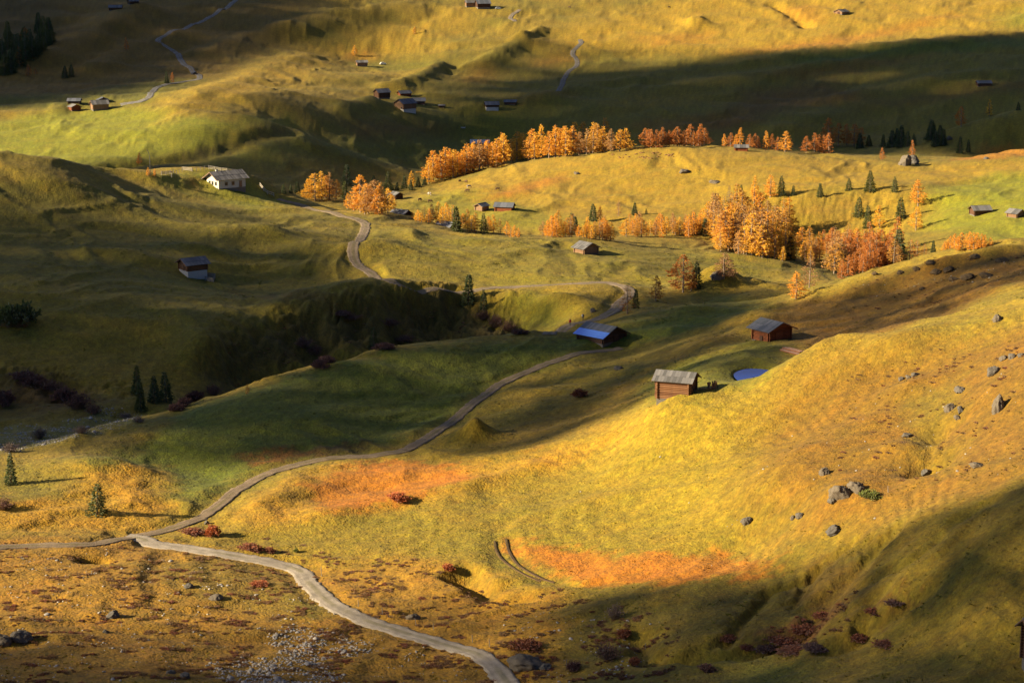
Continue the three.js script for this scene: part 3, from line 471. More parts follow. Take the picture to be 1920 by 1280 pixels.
// L along the ridge (local x), W across (local z), wall and rise heights, base of stone, turn in degrees
function barn(o) {
  const { px, py, L, W, wall, rise, turn, label, wood: wk = 'dark', roof: rk = 'grey', base = 0, over = 0.6, overEnd = 0.7, near = false, name = 'hay_barn', category = 'barn', group } = o, R = rng(px * 7 + py), woods = W_[wk], roofs = ROOF[rk];
  const p = o.hide ? V(...o.hide) : at(px, py), t = thing(name, label, category, group);
  const c = Math.cos(turn * Math.PI / 180), s = Math.sin(turn * Math.PI / 180);
  // centre the plan behind the picked nearest base point
  const back = o.back ?? (Math.abs(s) * L + Math.abs(c) * W) / 2, dir = V(p.x, 0, p.z).normalize(), x = p.x + dir.x * back, z = p.z + dir.z * back;
  let lo = 1e9, hi = -1e9; for (const a of [-0.5, 0.5]) for (const b of [-0.5, 0.5]) { const g = groundY(x + a * L * c + b * W * s, z - a * L * s + b * W * c); lo = Math.min(lo, g); hi = Math.max(hi, g); }
  const y0 = o.sink ? lo - o.sink : lerp(lo, hi, near ? 0.55 : 0.3), foot = y0 - lo + 0.5;
  t.position.set(x, y0, z); t.rotation.y = turn * Math.PI / 180;
  const T = near ? 0.14 : 0.16;
  put('stone_base', box(L * 0.98, base + foot, W * 0.98), base > 0.4 && o.white ? plaster : stoneMat, t, 0, base - (base + foot) / 2, 0);
  const rows = Math.max(3, Math.round(wall / (2 * T))), st = wall / rows;
  const wallLogs = [];
  for (let k = 0; k < rows; k++) for (const [sx, sz] of [[0, 1], [0, -1], [1, 0], [-1, 0]]) {
    const along = sz !== 0, len = (along ? L : W) + 0.5, yy = base + st * (k + (along ? 0.5 : 0.62)), gx = along ? 0 : sx * (L / 2 - T), gz = along ? sz * (W / 2 - T) : 0;
    if (o.plastered) continue;
    if (near) { const m = put('log', logGeo(len, st * 0.54), pick(woods, R), t, gx + (R() - 0.5) * 0.08 * (along ? 1 : 0), yy, gz + (R() - 0.5) * 0.04, 0, along ? 0 : Math.PI / 2, 0); }
    else { const g = logGeo(len, st * 0.54).clone(); if (!along) g.rotateY(Math.PI / 2); g.translate(gx, yy, gz); wallLogs.push(g); }
  }
  if (!near || o.plastered) { if (o.plastered) put('wall', box(L - 0.1, wall, W - 0.1), plaster, t, 0, base + wall / 2, 0); else mesh('wall', mergeGeometries(wallLogs), pick(woods, R), t); }
  else put('inner_wall', box(L - 4 * T, wall, W - 4 * T), woods[0], t, 0, base + wall / 2, 0);
  // gables
  for (const e of [1, -1]) {
    const sh = new THREE.Shape([new THREE.Vector2(-W / 2 + 0.05, 0), new THREE.Vector2(W / 2 - 0.05, 0), new THREE.Vector2(0, rise)]), g = new THREE.ExtrudeGeometry(sh, { depth: 0.14, bevelEnabled: false });
    put('gable', g, o.plastered ? plaster : pick(woods, R), t, e * (L / 2 - 0.2) - 0.07, base + wall, 0, 0, Math.PI / 2, 0);
  }
  // roof: boards in courses, or one slab a side
  const slope = Math.hypot(W / 2, rise), ang = Math.atan2(rise, W / 2), len = L + 2 * overEnd;
  for (const e of [1, -1]) {
    const dd = o.porch && e === -1 ? o.porch : over, run = slope + dd, n = near ? Math.round(len / 0.5) : Math.max(3, Math.round(len / 1.3)), courses = near ? 2 : 1;
    const slab = put('roof', box(len, 0.08, run), roofs[0], t, 0, base + wall + rise - Math.sin(ang) * run / 2 + 0.06, e * Math.cos(ang) * run / 2, e * ang, 0, 0);
    for (let k = 0; k < courses; k++) for (let i = 0; i < n; i++) {
      const bw = len / n, bl = run / courses + 0.12, m = roofs[Math.floor(R() * roofs.length)];
      put('roof_board', box(bw - 0.02, 0.05, bl - 0.02), o.lowTin && e === 1 && k === courses - 1 ? ROOF.bluetin[0] : m, slab, -len / 2 + bw * (i + 0.5), 0.07 + 0.05 * (courses - 1 - k) + R() * 0.025, e * (-run / 2 + run / courses * (k + 0.5)), 0, 0, 0);
    }
  }
  put('ridge_beam', box(len + 0.1, 0.12, 0.24), roofs[roofs.length - 1], t, 0, base + wall + rise + 0.14, 0);
  for (const e of [1, -1]) for (const f of [1, -1]) put('barge_board', box(0.07, 0.16, slope + over), pick(woods, R), t, f * (len / 2 + 0.02), base + wall + rise - Math.sin(ang) * (slope + over) / 2, e * Math.cos(ang) * (slope + over) / 2, e * ang, 0, 0);
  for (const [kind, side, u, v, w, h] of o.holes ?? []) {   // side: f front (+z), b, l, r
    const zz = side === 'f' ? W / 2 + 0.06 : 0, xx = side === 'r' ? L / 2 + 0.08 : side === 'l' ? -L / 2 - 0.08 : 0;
    const d = put(kind, side === 'f' ? box(w, h, 0.14) : box(0.14, h, w), kind === 'window' ? glassMat : kind === 'shutter' ? shutterMat : kind === 'door' ? pick(woods, R) : W_.dark[2], t, side === 'f' ? u : xx, v + h / 2, side === 'f' ? zz : u);  // openings are solid dark panels, their inner shade put into the colour
    if (kind !== 'opening_shade') { const fr = side === 'f' ? box(w + 0.16, 0.1, 0.18) : box(0.18, 0.1, w + 0.16); put('lintel', fr, pick(woods, R), d, 0, h / 2 + 0.03, 0); }
  }
  if (o.chimney) { const ch = put('chimney', box(0.7, 1.5, 0.6), plaster, t, o.chimney[0], base + wall + rise - 0.1, o.chimney[1]); put('chimney_cap', box(0.9, 0.12, 0.8), stoneMat, ch, 0, 0.8, 0); }
  if (o.porch) for (const a of [-0.45, 0, 0.45]) put('porch_post', box(0.2, wall + base + 0.8, 0.2), pick(woods, R), t, a * L, (wall + base) / 2 - 0.4 - 0.2, -W / 2 - o.porch + 0.5);
  return t;
}
barn({ px: 1268, py: 746, L: 5.7, W: 4.6, wall: 3.2, rise: 1.05, turn: -20, near: true, wood: 'warm', roof: 'grey', over: 0.55, base: 0, holes: [['opening_shade', 'r', -0.4, 0.6, 0.7, 0.9], ['door', 'r', 0.9, 0.2, 0.9, 1.5]], label: 'log hay barn with grey shingle roof on the sunlit ridge beside the pond' });
barn({ px: 1447, py: 640, L: 4.8, W: 5.8, wall: 2.5, rise: 1.15, turn: -55, near: true, wood: 'red', roof: 'slate', over: 0.9, overEnd: 0.9, holes: [['opening_shade', 'f', 0.3, 0.1, 0.8, 1.0], ['door', 'r', 0.3, 0.1, 1.8, 1.8]], label: 'red brown log barn with blue grey roof in the hollow above the log pile' });
barn({ px: 1128, py: 652, L: 7.4, W: 7.6, wall: 1.5, rise: 1.7, turn: -44, near: true, wood: 'dark', roof: 'slate', lowTin: true, over: 0.7, holes: [['opening_shade', 'r', -0.5, 0, 1.6, 1.3]], label: 'low barn with bright blue metal on the lower roof beside the meadow road' });
barn({ px: 362, py: 523, L: 5.8, W: 5.4, wall: 1.9, rise: 1.2, base: 1.3, white: true, turn: 35, near: true, wood: 'warm', roof: 'slate', over: 0.8, overEnd: 0.8, label: 'small wooden barn on a whitewashed base on the shaded left slope', holes: [['door', 'l', 0, 1.35, 1.2, 1.4]] });
barn({ px: 424, py: 357, L: 10.4, W: 8, wall: 3.2, rise: 2.0, turn: 38, near: true, wood: 'pale', roof: 'grey', over: 0.9, overEnd: 1.1, porch: 3.6, plastered: true, chimney: [-3.2, -0.6], name: 'alpine_house', category: 'house', holes: [['window', 'l', -1.9, 1, 0.9, 1.1], ['window', 'l', 0, 1, 0.9, 1.1], ['window', 'l', 2.2, 1, 0.9, 1.1], ['window', 'f', -2.3, 0.9, 1.0, 1.1], ['window', 'f', 0.3, 0.9, 1.0, 1.1], ['door', 'f', 3.2, 0.05, 1.0, 2.0]], label: 'whitewashed house with grey shingle roof and porch on the knoll' });
barn({ px: 1099, py: 477, L: 4.6, W: 5.6, wall: 2.0, rise: 1.3, turn: -52, near: true, wood: 'pale', roof: 'grey', over: 0.8, label: 'lone pale log barn on the open shelf above the winding road' });
barn({ px: 1838, py: 404, L: 6.6, W: 4.6, wall: 2.0, rise: 1.3, turn: 12, wood: 'dark', roof: 'grey', label: 'dark log barn with speckled grey roof on the bright green right meadow' });
barn({ px: 1905, py: 409, L: 4.4, W: 5, wall: 1.6, rise: 1.2, turn: -50, wood: 'pale', roof: 'grey', label: 'small pale barn cut by the right picture edge' });
barn({ px: 946, py: 396, L: 7.0, W: 4.6, wall: 2.1, rise: 1.3, turn: -14, wood: 'red', roof: 'slate', label: 'orange red barn with grey roof at the foot of the sunlit hill' });
barn({ px: 903, py: 396, L: 4.4, W: 3.8, wall: 2.0, rise: 0.9, turn: 55, wood: 'pale', roof: 'slate', name: 'hut', category: 'hut', label: 'tiny pale hut left of the orange red barn below the hill' });
barn({ px: 1390, py: 283, L: 5.6, W: 4, wall: 1.9, rise: 1.0, turn: -4, wood: 'red', roof: 'grey', label: 'small barn standing on the crest of the sunlit hill' });
barn({ px: 743, py: 374, L: 4.4, W: 3.6, wall: 2.2, rise: 0.9, turn: -55, wood: 'dark', roof: 'grey', name: 'hut', category: 'hut', label: 'small dark hut just right of the orange larch clump' });
{ const a = at(752, 407), d = V(a.x, 0, a.z).normalize(); const q = (k) => { const x = a.x + d.x * k, z = a.z + d.z * k; return [x, groundY(x, z), z]; };
  barn({ px: 752, py: 407, hide: q(12), back: 0, sink: 0.8, L: 5.5, W: 5, wall: 1.8, rise: 1.4, turn: -40, wood: 'dark', roof: 'slate', label: 'barn of which only the roof shows behind the knoll, below the larch clump' }); }
{ const a = at(838, 430), d = V(a.x, 0, a.z).normalize(), x = a.x + d.x * 12, z = a.z + d.z * 12;
  barn({ px: 838, py: 430, hide: [x, groundY(x, z), z], back: 0, sink: 0.8, L: 6, W: 5.5, wall: 1.8, rise: 1.4, turn: -40, wood: 'dark', roof: 'slate', label: 'barn roof peeping over the shelf left of the dark spruce' }); }
// far side
barn({ px: 716, py: 186, L: 7.2, W: 6.4, wall: 3.2, rise: 1.8, turn: 30, wood: 'dark', roof: 'slate', base: 0.8, label: 'tall barn, leftmost of the shaded hamlet' });
barn({ px: 760, py: 211, L: 9, W: 8.5, wall: 3.2, rise: 2.2, base: 1.8, white: true, turn: 40, wood: 'pale', roof: 'slate', name: 'farmhouse', category: 'house', holes: [['door', 'l', 0, 0, 1.6, 2.2], ['window', 'l', -2.4, 1.9, 0.9, 1.0], ['window', 'l', 2.4, 1.9, 0.9, 1.0]], label: 'farmhouse with lit wooden gable and white ground floor in the shaded hamlet' });
barn({ px: 758, py: 180, L: 6.8, W: 4.6, wall: 2.1, rise: 1.3, turn: 25, wood: 'red', roof: 'slate', label: 'low barn behind the farmhouse, uppermost of the shaded hamlet' });
barn({ px: 785, py: 195, L: 6.8, W: 5, wall: 2.0, rise: 1.5, turn: 4, wood: 'dark', roof: 'slate', label: 'dark barn just right of the farmhouse in the shaded hamlet' });
barn({ px: 828, py: 202, L: 2.8, W: 2.2, wall: 1.4, rise: 0.4, turn: 0, wood: 'dark', roof: 'grey', name: 'shed', category: 'shed', label: 'tiny pale roofed shed alone on the slope right of the hamlet' });
barn({ px: 678, py: 125, L: 6.6, W: 5, wall: 2.2, rise: 1.1, base: 0.5, turn: 14, wood: 'pale', roof: 'grey', label: 'pale lit barn beside the parked white car' });
barn({ px: 186, py: 208, L: 8, W: 6, wall: 2.8, rise: 1.7, base: 0.5, turn: 24, wood: 'pale', roof: 'grey', label: 'largest barn of the cluster on the bright green left slope' });
barn({ px: 139, py: 209, L: 4.6, W: 4.8, wall: 2.0, rise: 1.1, turn: -55, wood: 'red', roof: 'grey', label: 'small red barn at the left end of the green slope cluster' });
barn({ px: 139, py: 194, L: 6, W: 4.4, wall: 1.7, rise: 1.1, turn: 0, wood: 'dark', roof: 'slate', label: 'dark barn in shade behind the small red barn' });
barn({ px: 192, py: 193, L: 5, W: 5.4, wall: 1.6, rise: 1.2, turn: -75, wood: 'dark', roof: 'slate', label: 'dark barn in shade behind the largest barn on the left slope' });
barn({ px: 905, py: 18, L: 9.6, W: 8, wall: 2.8, rise: 2.4, base: 0.8, turn: 16, wood: 'dark', roof: 'slate', label: 'big dark roofed barn at the top edge of the far slope' });
barn({ px: 882, py: 14, L: 7, W: 5.5, wall: 2.6, rise: 1.5, base: 0.8, turn: 12, wood: 'pale', roof: 'grey', label: 'smaller barn left of the big one at the top edge' });
barn({ px: 1578, py: 28, L: 9, W: 7, wall: 1.7, rise: 1.5, turn: 48, wood: 'pale', roof: 'grey', holes: [['opening_shade', 'l', 0.6, 0.1, 1.9, 1.7]], label: 'lone pale stone barn high on the golden far slope' });
barn({ px: 922, py: 208, L: 7.4, W: 5, wall: 1.5, rise: 1.6, base: 1.5, white: true, turn: 10, wood: 'dark', roof: 'slate', label: 'dark barn on a white base in the middle of the shaded slope' });
barn({ px: 957, py: 197, L: 6.4, W: 4.4, wall: 1.6, rise: 1.0, turn: -6, wood: 'dark', roof: 'slate', label: 'low dark barn right of the white based one' });
barn({ px: 900, py: 277, L: 10, W: 6, wall: 2.6, rise: 1.6, turn: 0, wood: 'dark', roof: 'tin', label: 'long blue roofed barn behind the row of larches' });
barn({ px: 940, py: 274, L: 5, W: 5, wall: 2.2, rise: 1.2, turn: -75, wood: 'dark', roof: 'slate', label: 'small dark barn behind the larches, right of the long blue roof' });
barn({ px: 1845, py: 162, L: 8, W: 5, wall: 2.0, rise: 1.2, turn: 2, wood: 'dark', roof: 'slate', label: 'dark barn alone on the shaded right slope' });
barn({ px: 216, py: 18, L: 8, W: 6, wall: 2, rise: 1.4, turn: 6, wood: 'dark', roof: 'slate', label: 'dark barn near the top left corner' });
barn({ px: 249, py: 8, L: 6, W: 5, wall: 2, rise: 1.3, turn: 30, wood: 'dark', roof: 'slate', label: 'barn cut by the top edge near the left corner' });
{ const p = at(1969, 1279); barn({ px: 1969, py: 1279, hide: [p.x, p.y, p.z], back: 2.3, L: 5, W: 4.5, wall: 3.6, rise: 1.4, base: 0.9, turn: 2, wood: 'dark', roof: 'slate', label: 'dark barn of which one corner shows at the lower right edge' }); }

// ------------------------------------------------------------------ fences, posts, pole
const whiteWood = wood([0.70, 0.66, 0.60]), greyWood = wood([0.36, 0.33, 0.30]), darkMetal = mat([0.10, 0.10, 0.11], { roughness: 0.5, metalness: 0.7 });
function between(parent, name, a, b, w, h, m) { const d = b.clone().sub(a), o = mesh(name, box(1, h, w), m, parent); o.position.copy(a).add(b).multiplyScalar(0.5); o.scale.x = d.length(); o.rotation.order = 'YZX'; o.rotation.y = Math.atan2(-d.z, d.x); o.rotation.z = Math.asin(d.y / d.length()); return o; }
function fence(pts, { rails = 2, high = 1.25, step = 2.4, m = whiteWood, rail = 0.16, label }) {
  const w = pts.map(([a, b]) => at(a, b)), t = thing('rail_fence', label, 'fence'), o = w[0]; t.position.copy(o);
  const line = []; for (let i = 0; i < w.length - 1; i++) { const n = Math.max(1, Math.round(w[i].distanceTo(w[i + 1]) / step)); for (let k = i ? 1 : 0; k <= n; k++) { const p = w[i].clone().lerp(w[i + 1], k / n); p.y = groundY(p.x, p.z); line.push(p.sub(o)); } }
  line.forEach((p) => put('post', box(0.16, high + 0.4, 0.16), m, t, p.x, p.y + high / 2 - 0.2, p.z));
  for (let i = 0; i < line.length - 1; i++) for (let k = 0; k < rails; k++) { const h = high * (k + 1) / rails - 0.12; between(t, 'rail', line[i].clone().setY(line[i].y + h), line[i + 1].clone().setY(line[i + 1].y + h), 0.06, rail, m); }
}
fence([[302, 328], [318, 327]], { label: 'short white fence at the left end of the house pasture', rails: 3, rail: 0.2 });
fence([[319, 324], [341, 322]], { rails: 1, rail: 0.05, m: greyWood, label: 'thin grey wire fence behind the signpost on the knoll' });
fence([[341, 319], [359, 321]], { label: 'white fence stretch in the middle of the pasture edge', rails: 3, rail: 0.18 });
fence([[360, 322], [391, 316]], { rails: 1, rail: 0.05, m: greyWood, label: 'grey post fence between the white stretches behind the house' });
fence([[391, 317], [425, 322], [457, 329]], { label: 'long white rail fence running behind the house roof', rails: 3, rail: 0.18 });
fence([[487, 349], [494, 358], [501, 364], [513, 368]], { label: 'white rail fence bending downhill right of the house', rails: 2, rail: 0.2 });
fence([[384, 526], [400, 529], [403, 521], [388, 519]], { rails: 4, step: 1.6, high: 1.2, rail: 0.22, m: greyWood, label: 'grey board pen beside the small shaded barn' });
for (const [px, py, h, lb] of [[672, 1137, 13, 'first of the thin posts beside the path from the left'], [717, 1152, 13, 'thin post left of the small grey boulder'], [780, 1173, 12, 'thin post on the path verge right of the small boulder'], [813, 1181, 12, 'thin post close right of another on the path verge'], [886, 1204, 14, 'thin pale post above the path before the big boulder'], [918, 1212, 14, 'thin pale post nearest the big boulder'], [1063, 1250, 14, 'thin post right of the big boulder'], [1211, 1216, 10, 'thin post by the small stream'], [1666, 923, 12, 'thin post right of the green bush on the slope'], [603, 1080, 18, 'leaning post by the path bend'], [352, 1000, 8, 'short post beside the red bush at the junction']]) {
  const p = at(px, py), s = scaleAt(p), o = thing('fence_post', lb, 'post'); o.position.copy(p); const g = new THREE.CylinderGeometry(0.045, 0.06, h * s + 0.3, 7); g.translate(0, h * s / 2 - 0.15, 0); mesh('stake', g, greyWood, o).rotation.z = 0.06; put('stake_cap', box(0.1, 0.06, 0.1), greyWood, o, -0.06 * h * s, h * s, 0);
}
{ const p = at(281, 329), o = thing('lamp_pole', 'tall thin bent pole beside the small orange larches', 'pole'); o.position.copy(p);
  mesh('pole', new THREE.TubeGeometry(new THREE.CatmullRomCurve3([V(0, -0.4, 0), V(0.05, 3, 0), V(0, 6, 0), V(-0.3, 7.6, 0), V(-0.9, 8.6, 0)]), 24, 0.09, 7), darkMetal, o); put('crossarm', box(0.7, 0.08, 0.08), darkMetal, o, 0.1, 4.6, 0); }
{ const p = at(321, 332), o = thing('signpost', 'small wooden signpost in the pasture left of the house', 'signpost'); o.position.copy(p); put('post', box(0.2, 2.3, 0.2), whiteWood, o, 0, 0.9, 0); put('board', box(0.8, 0.5, 0.1), wood([0.2, 0.15, 0.1]), o, 0.1, 1.8, 0.12); }
// log pile in the hollow, split timber beside the barn
{ const p = at(1487, 660), o = thing('log_pile', 'pile of peeled logs lying beside the red brown barn', 'logs'), R = rng(5); o.position.copy(p); o.rotation.y = -0.95; const tones = [[0.36, 0.17, 0.10], [0.42, 0.34, 0.32], [0.30, 0.13, 0.07], [0.40, 0.24, 0.16]].map(wood);
  for (let k = 0; k < 11; k++) { const row = k < 7 ? 0 : 1, i = row ? k - 7 : k; put('log', logGeo(4.4 + R() * 0.5, 0.16), tones[k % 4], o, (R() - 0.5) * 0.5, 0.12 + row * 0.27, -1.0 + i * 0.34 + row * 0.2, 0, (R() - 0.5) * 0.06, 0); } }
{ const p = at(1337, 728), o = thing('timber_heap', 'heap of pale split timber beside the sunlit barn', 'timber'), R = rng(6); o.position.copy(p); for (let k = 0; k < 14; k++) put('split_log', box(0.18 + R() * 0.1, 0.9 + R() * 0.7, 0.16), W_.pale[k % 2], o, (R() - 0.5) * 1.7, 0.4 + R() * 0.2, (R() - 0.5) * 0.9, (R() - 0.5) * 0.7, R() * 3, (R() - 0.5) * 0.8); put('sleeper', box(3.4, 0.14, 0.3), W_.warm[1], o, -0.6, 0.1, 0.6); }
// pond: the blue of the reflected sky is put into the water colour
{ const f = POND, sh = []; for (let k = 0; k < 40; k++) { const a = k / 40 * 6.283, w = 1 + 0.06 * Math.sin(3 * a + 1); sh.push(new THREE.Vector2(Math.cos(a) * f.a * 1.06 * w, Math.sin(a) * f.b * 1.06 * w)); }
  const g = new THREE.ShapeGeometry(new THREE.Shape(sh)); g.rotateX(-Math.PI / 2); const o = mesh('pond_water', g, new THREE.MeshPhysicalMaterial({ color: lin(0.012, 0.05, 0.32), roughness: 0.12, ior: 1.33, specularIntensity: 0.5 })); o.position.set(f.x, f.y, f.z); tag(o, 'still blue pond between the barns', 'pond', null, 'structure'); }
// cars far off
function car(px, py, turn, c, label) {
  const o = thing('parked_car', label, 'car'); o.position.copy(at(px, py)); o.rotation.y = turn;
  const sh = new THREE.Shape(); sh.moveTo(-2.1, 0.35); sh.lineTo(-2.1, 0.85); sh.lineTo(-1.7, 1.0); sh.lineTo(-1.3, 1.5); sh.lineTo(0.5, 1.5); sh.lineTo(1.1, 1.0); sh.lineTo(2.0, 0.85); sh.lineTo(2.1, 0.35); sh.closePath();
  const g = new THREE.ExtrudeGeometry(sh, { depth: 1.6, bevelEnabled: true, bevelSize: 0.06, bevelThickness: 0.06, bevelSegments: 2 }); g.translate(0, 0.05, -0.8); mesh('body', g, mat(c, { roughness: 0.3 }), o);
  for (const z of [-0.88, 0.88]) { put('side_window', box(1.7, 0.38, 0.03), glassMat, o, -0.4, 1.26, z); for (const x of [-1.3, 1.3]) { const w = put('wheel', new THREE.CylinderGeometry(0.34, 0.34, 0.22, 14), mat([0.02, 0.02, 0.02]), o, x, 0.34, z * 0.95, Math.PI / 2, 0, 0); put('rim', new THREE.CylinderGeometry(0.19, 0.19, 0.24, 10), mat([0.4, 0.4, 0.42], { metalness: 0.6, roughness: 0.4 }), w, 0, 0, 0); } }
}
car(718, 121, 0.3, [0.75, 0.75, 0.75], 'white car parked right of the pale lit barn'); car(934, 17, 0.1, [0.35, 0.38, 0.42], 'grey car parked right of the big top edge barn'); car(364, 140, 1.0, [0.02, 0.02, 0.03], 'small dark car on the far track at the left');
{ const p = at(868, 240), o = thing('water_trough', 'small pale trough on the shaded slope', 'trough'); o.position.copy(p); put('basin', box(2.6, 0.7, 1.1), plaster, o, 0, 0.3, 0); put('stand_pipe', box(0.14, 1.3, 0.14), greyWood, o, 1.5, 0.6, 0); put('water', box(2.3, 0.04, 0.8), glassMat, o, 0, 0.66, 0); }
console.log('buildings done');
// ------------------------------------------------------------------ trees: trunk with limbs, and a crown of needle sprays
const sprays = () => ({ P: [], N: [], K: [], n: 0 });
function spray(s, c, dir, len, wid, R, tint) {          // a small bent leaf-shaped spray: two triangles that share a spine
  const side = V(R() - 0.5, (R() - 0.5) * 0.6, R() - 0.5).cross(dir).normalize().multiplyScalar(wid), tip = c.clone().addScaledVector(dir, len), mid = c.clone().addScaledVector(dir, len * 0.45);
  const up = side.clone().cross(dir).normalize(), a = mid.clone().add(side).addScaledVector(up, wid * 0.4), b = mid.clone().sub(side).addScaledVector(up, wid * 0.4);
  for (const [p, q, r] of [[c, a, tip], [c, tip, b]]) { const n = q.clone().sub(p).cross(r.clone().sub(p)).normalize(); for (const v of [p, q, r]) { s.P.push(v.x, v.y, v.z); s.N.push(n.x, n.y, n.z); s.K.push(...tint); } }
}
const sprayGeo = (s) => { const g = new THREE.BufferGeometry(); g.setAttribute('position', new THREE.Float32BufferAttribute(s.P, 3)); g.setAttribute('normal', new THREE.Float32BufferAttribute(s.N, 3)); g.setAttribute('color', new THREE.Float32BufferAttribute(s.K, 3)); return g; };
const limb = (a, b, r0, r1, sides = 5) => { const d = b.clone().sub(a), g = new THREE.CylinderGeometry(r1, r0, d.length(), sides, 1, true); g.translate(0, d.length() / 2, 0); g.applyQuaternion(new THREE.Quaternion().setFromUnitVectors(V(0, 1, 0), d.normalize())); g.translate(a.x, a.y, a.z); return g; };
// all trees are built 10 m tall and scaled
function larch(seed, { spread = 2.1, dense = 1, low = 0.1 } = {}) {
  const R = rng(seed), s = sprays(), wood = [limb(V(0, -0.8, 0), V(0.1, 5, 0.05), 0.2, 0.12, 7), limb(V(0.1, 5, 0.05), V(0, 9.8, 0), 0.12, 0.02, 6)];
  const lean = V((R() - 0.5) * 0.3, 0, (R() - 0.5) * 0.3), whorls = 26, bumps = Array.from({ length: 5 }, () => [R() * 6.28, R(), 0.7 + R() * 0.5]);
  for (let k = 0; k < whorls; k++) {
    const h = low + (1 - low) * (k + R() * 0.8) / whorls, y = h * 9.6, taper = Math.min(1, (1 - h) * 1.45 + 0.05) ** 0.85 * Math.min(1, 0.55 + (h - low) * 2.2);
    const arms = Math.round((7 - 3 * h) * (0.8 + 0.4 * R()));
    for (let a = 0; a < arms; a++) {
      const th = R() * 6.283, gap = R(); if (gap < 0.1) continue;
      let f = 0.65 + 0.5 * R(); for (const [ba, bh, bs] of bumps) if (Math.abs(h - bh) < 0.15) f *= 1 + (bs - 0.9) * Math.cos(th - ba);
      const len = spread * taper * f, rise = 0.28 * (h - 0.3) + (R() - 0.5) * 0.3, o = V(0, y, 0).addScaledVector(lean, h * h), dir = V(Math.cos(th), rise, Math.sin(th)).normalize(), end = o.clone().addScaledVector(dir, len);
      if (len > 0.6 && R() < 0.55) wood.push(limb(o, end, 0.03, 0.008, 3));
      const n = Math.ceil((3 + len * 8) * dense);
      for (let i = 0; i < n; i++) {
        const u = 0.18 + 0.82 * Math.sqrt(R()), c = o.clone().addScaledVector(dir, len * u).add(V((R() - 0.5) * 0.34, (R() - 0.5) * 0.3 - 0.12 * u, (R() - 0.5) * 0.34)), v = 0.75 + 0.5 * R(), w = R();
        spray(s, c, V((R() - 0.5) * 1.6 + dir.x * 0.7, (R() - 0.6) * 1.5, (R() - 0.5) * 1.6 + dir.z * 0.7).normalize(), 0.24 + 0.24 * R(), 0.05 + 0.055 * R(), R, [v, v * (0.82 + 0.3 * w), v * (0.7 + 0.5 * w)]);
      }
    }
  }
  return { wood: mergeGeometries(wood), crown: sprayGeo(s) };
}
function spruce(seed, { spread = 2.0, dense = 1 } = {}) {
  const R = rng(seed), s = sprays(), wood = [limb(V(0, -0.8, 0), V(0, 9.9, 0), 0.22, 0.02, 7)];
  for (let k = 0; k < 30; k++) {
    const h = 0.05 + 0.95 * (k + R() * 0.6) / 30, y = h * 9.7, taper = (1 - h) ** 0.9 + 0.03, arms = Math.round(9 - 4 * h);
    for (let a = 0; a < arms; a++) {
      const th = (a + R() * 0.7) / arms * 6.283 + k, len = spread * taper * (0.55 + 0.65 * R()), dir = V(Math.cos(th), -0.22 - 0.25 * (1 - h), Math.sin(th)).normalize(), o = V(0, y, 0);
      if (len > 0.7 && R() < 0.4) wood.push(limb(o, o.clone().addScaledVector(dir, len), 0.03, 0.008, 3));
      const n = Math.ceil((3 + len * 5.5) * dense);
      for (let i = 0; i < n; i++) { const u = 0.15 + 0.85 * Math.sqrt(R()), c = o.clone().addScaledVector(dir, len * u).add(V((R() - 0.5) * 0.3, 0.16 * u * u * len * 0.5, (R() - 0.5) * 0.3)), v = 0.7 + 0.6 * R(); spray(s, c, V(dir.x + (R() - 0.5) * 1.1, -0.45 + (R() - 0.5) * 0.8, dir.z + (R() - 0.5) * 1.1).normalize(), 0.36 + 0.28 * R(), 0.08 + 0.08 * R(), R, [v, v, v * 0.9]); }
    }
  }
  return { wood: mergeGeometries(wood), crown: sprayGeo(s) };
}
function bushForm(seed, leaves, { flat = 0.75, twigs = 46, size = 0.09 } = {}) {       // a bush of radius 1 standing on y = 0
  const R = rng(seed), s = sprays(), wood = [];
  for (let k = 0; k < twigs; k++) { const th = R() * 6.283, e = 0.25 + 1.2 * R(), len = 0.75 + 0.35 * R(), d = V(Math.cos(th) * Math.cos(e), Math.sin(e) * flat, Math.sin(th) * Math.cos(e)), end = d.clone().multiplyScalar(len); wood.push(limb(V(d.x * 0.1, -0.15, d.z * 0.1), end, 0.02, 0.006, 3));
    for (let i = 0; i < leaves; i++) { const u = 0.35 + 0.65 * R(), c = end.clone().multiplyScalar(u).add(V((R() - 0.5) * 0.3, (R() - 0.5) * 0.22 + 0.05, (R() - 0.5) * 0.3)), v = 0.7 + 0.6 * R(); if (c.y < 0) c.y *= -0.3; spray(s, c, V(R() - 0.5 + d.x * 0.6, R() - 0.2, R() - 0.5 + d.z * 0.6).normalize(), size * 1.6 * (0.7 + R()), size * 0.55, R, [v, v * (0.85 + 0.3 * R()), v]); } }
  return { wood: mergeGeometries(wood), crown: sprayGeo(s) };
}
const leafMat = (c) => new THREE.MeshPhysicalMaterial({ color: lin(...c), vertexColors: true, roughness: 1, transmission: 0.3, thickness: 0, side: THREE.DoubleSide });
const barkMat = mat([0.14, 0.095, 0.06]), barkPale = mat([0.22, 0.17, 0.13]);
const LARCH = [larch(31), larch(32, { spread: 1.8 }), larch(33, { spread: 2.5, low: 0.14 }), larch(34, { spread: 2.0, low: 0.06 }), larch(35, { spread: 2.8, low: 0.12 })], BARE = [larch(41, { dense: 0.42 }), larch(42, { dense: 0.38, spread: 2.6 })], SPRUCE = [spruce(51), spruce(52, { spread: 2.4 }), spruce(53, { spread: 1.7, dense: 0.8 }), spruce(55, { spread: 2.1, dense: 0.7 }), spruce(56, { spread: 1.9, dense: 1.15 })], PINE = [spruce(54, { spread: 3.3, dense: 1.2 })];
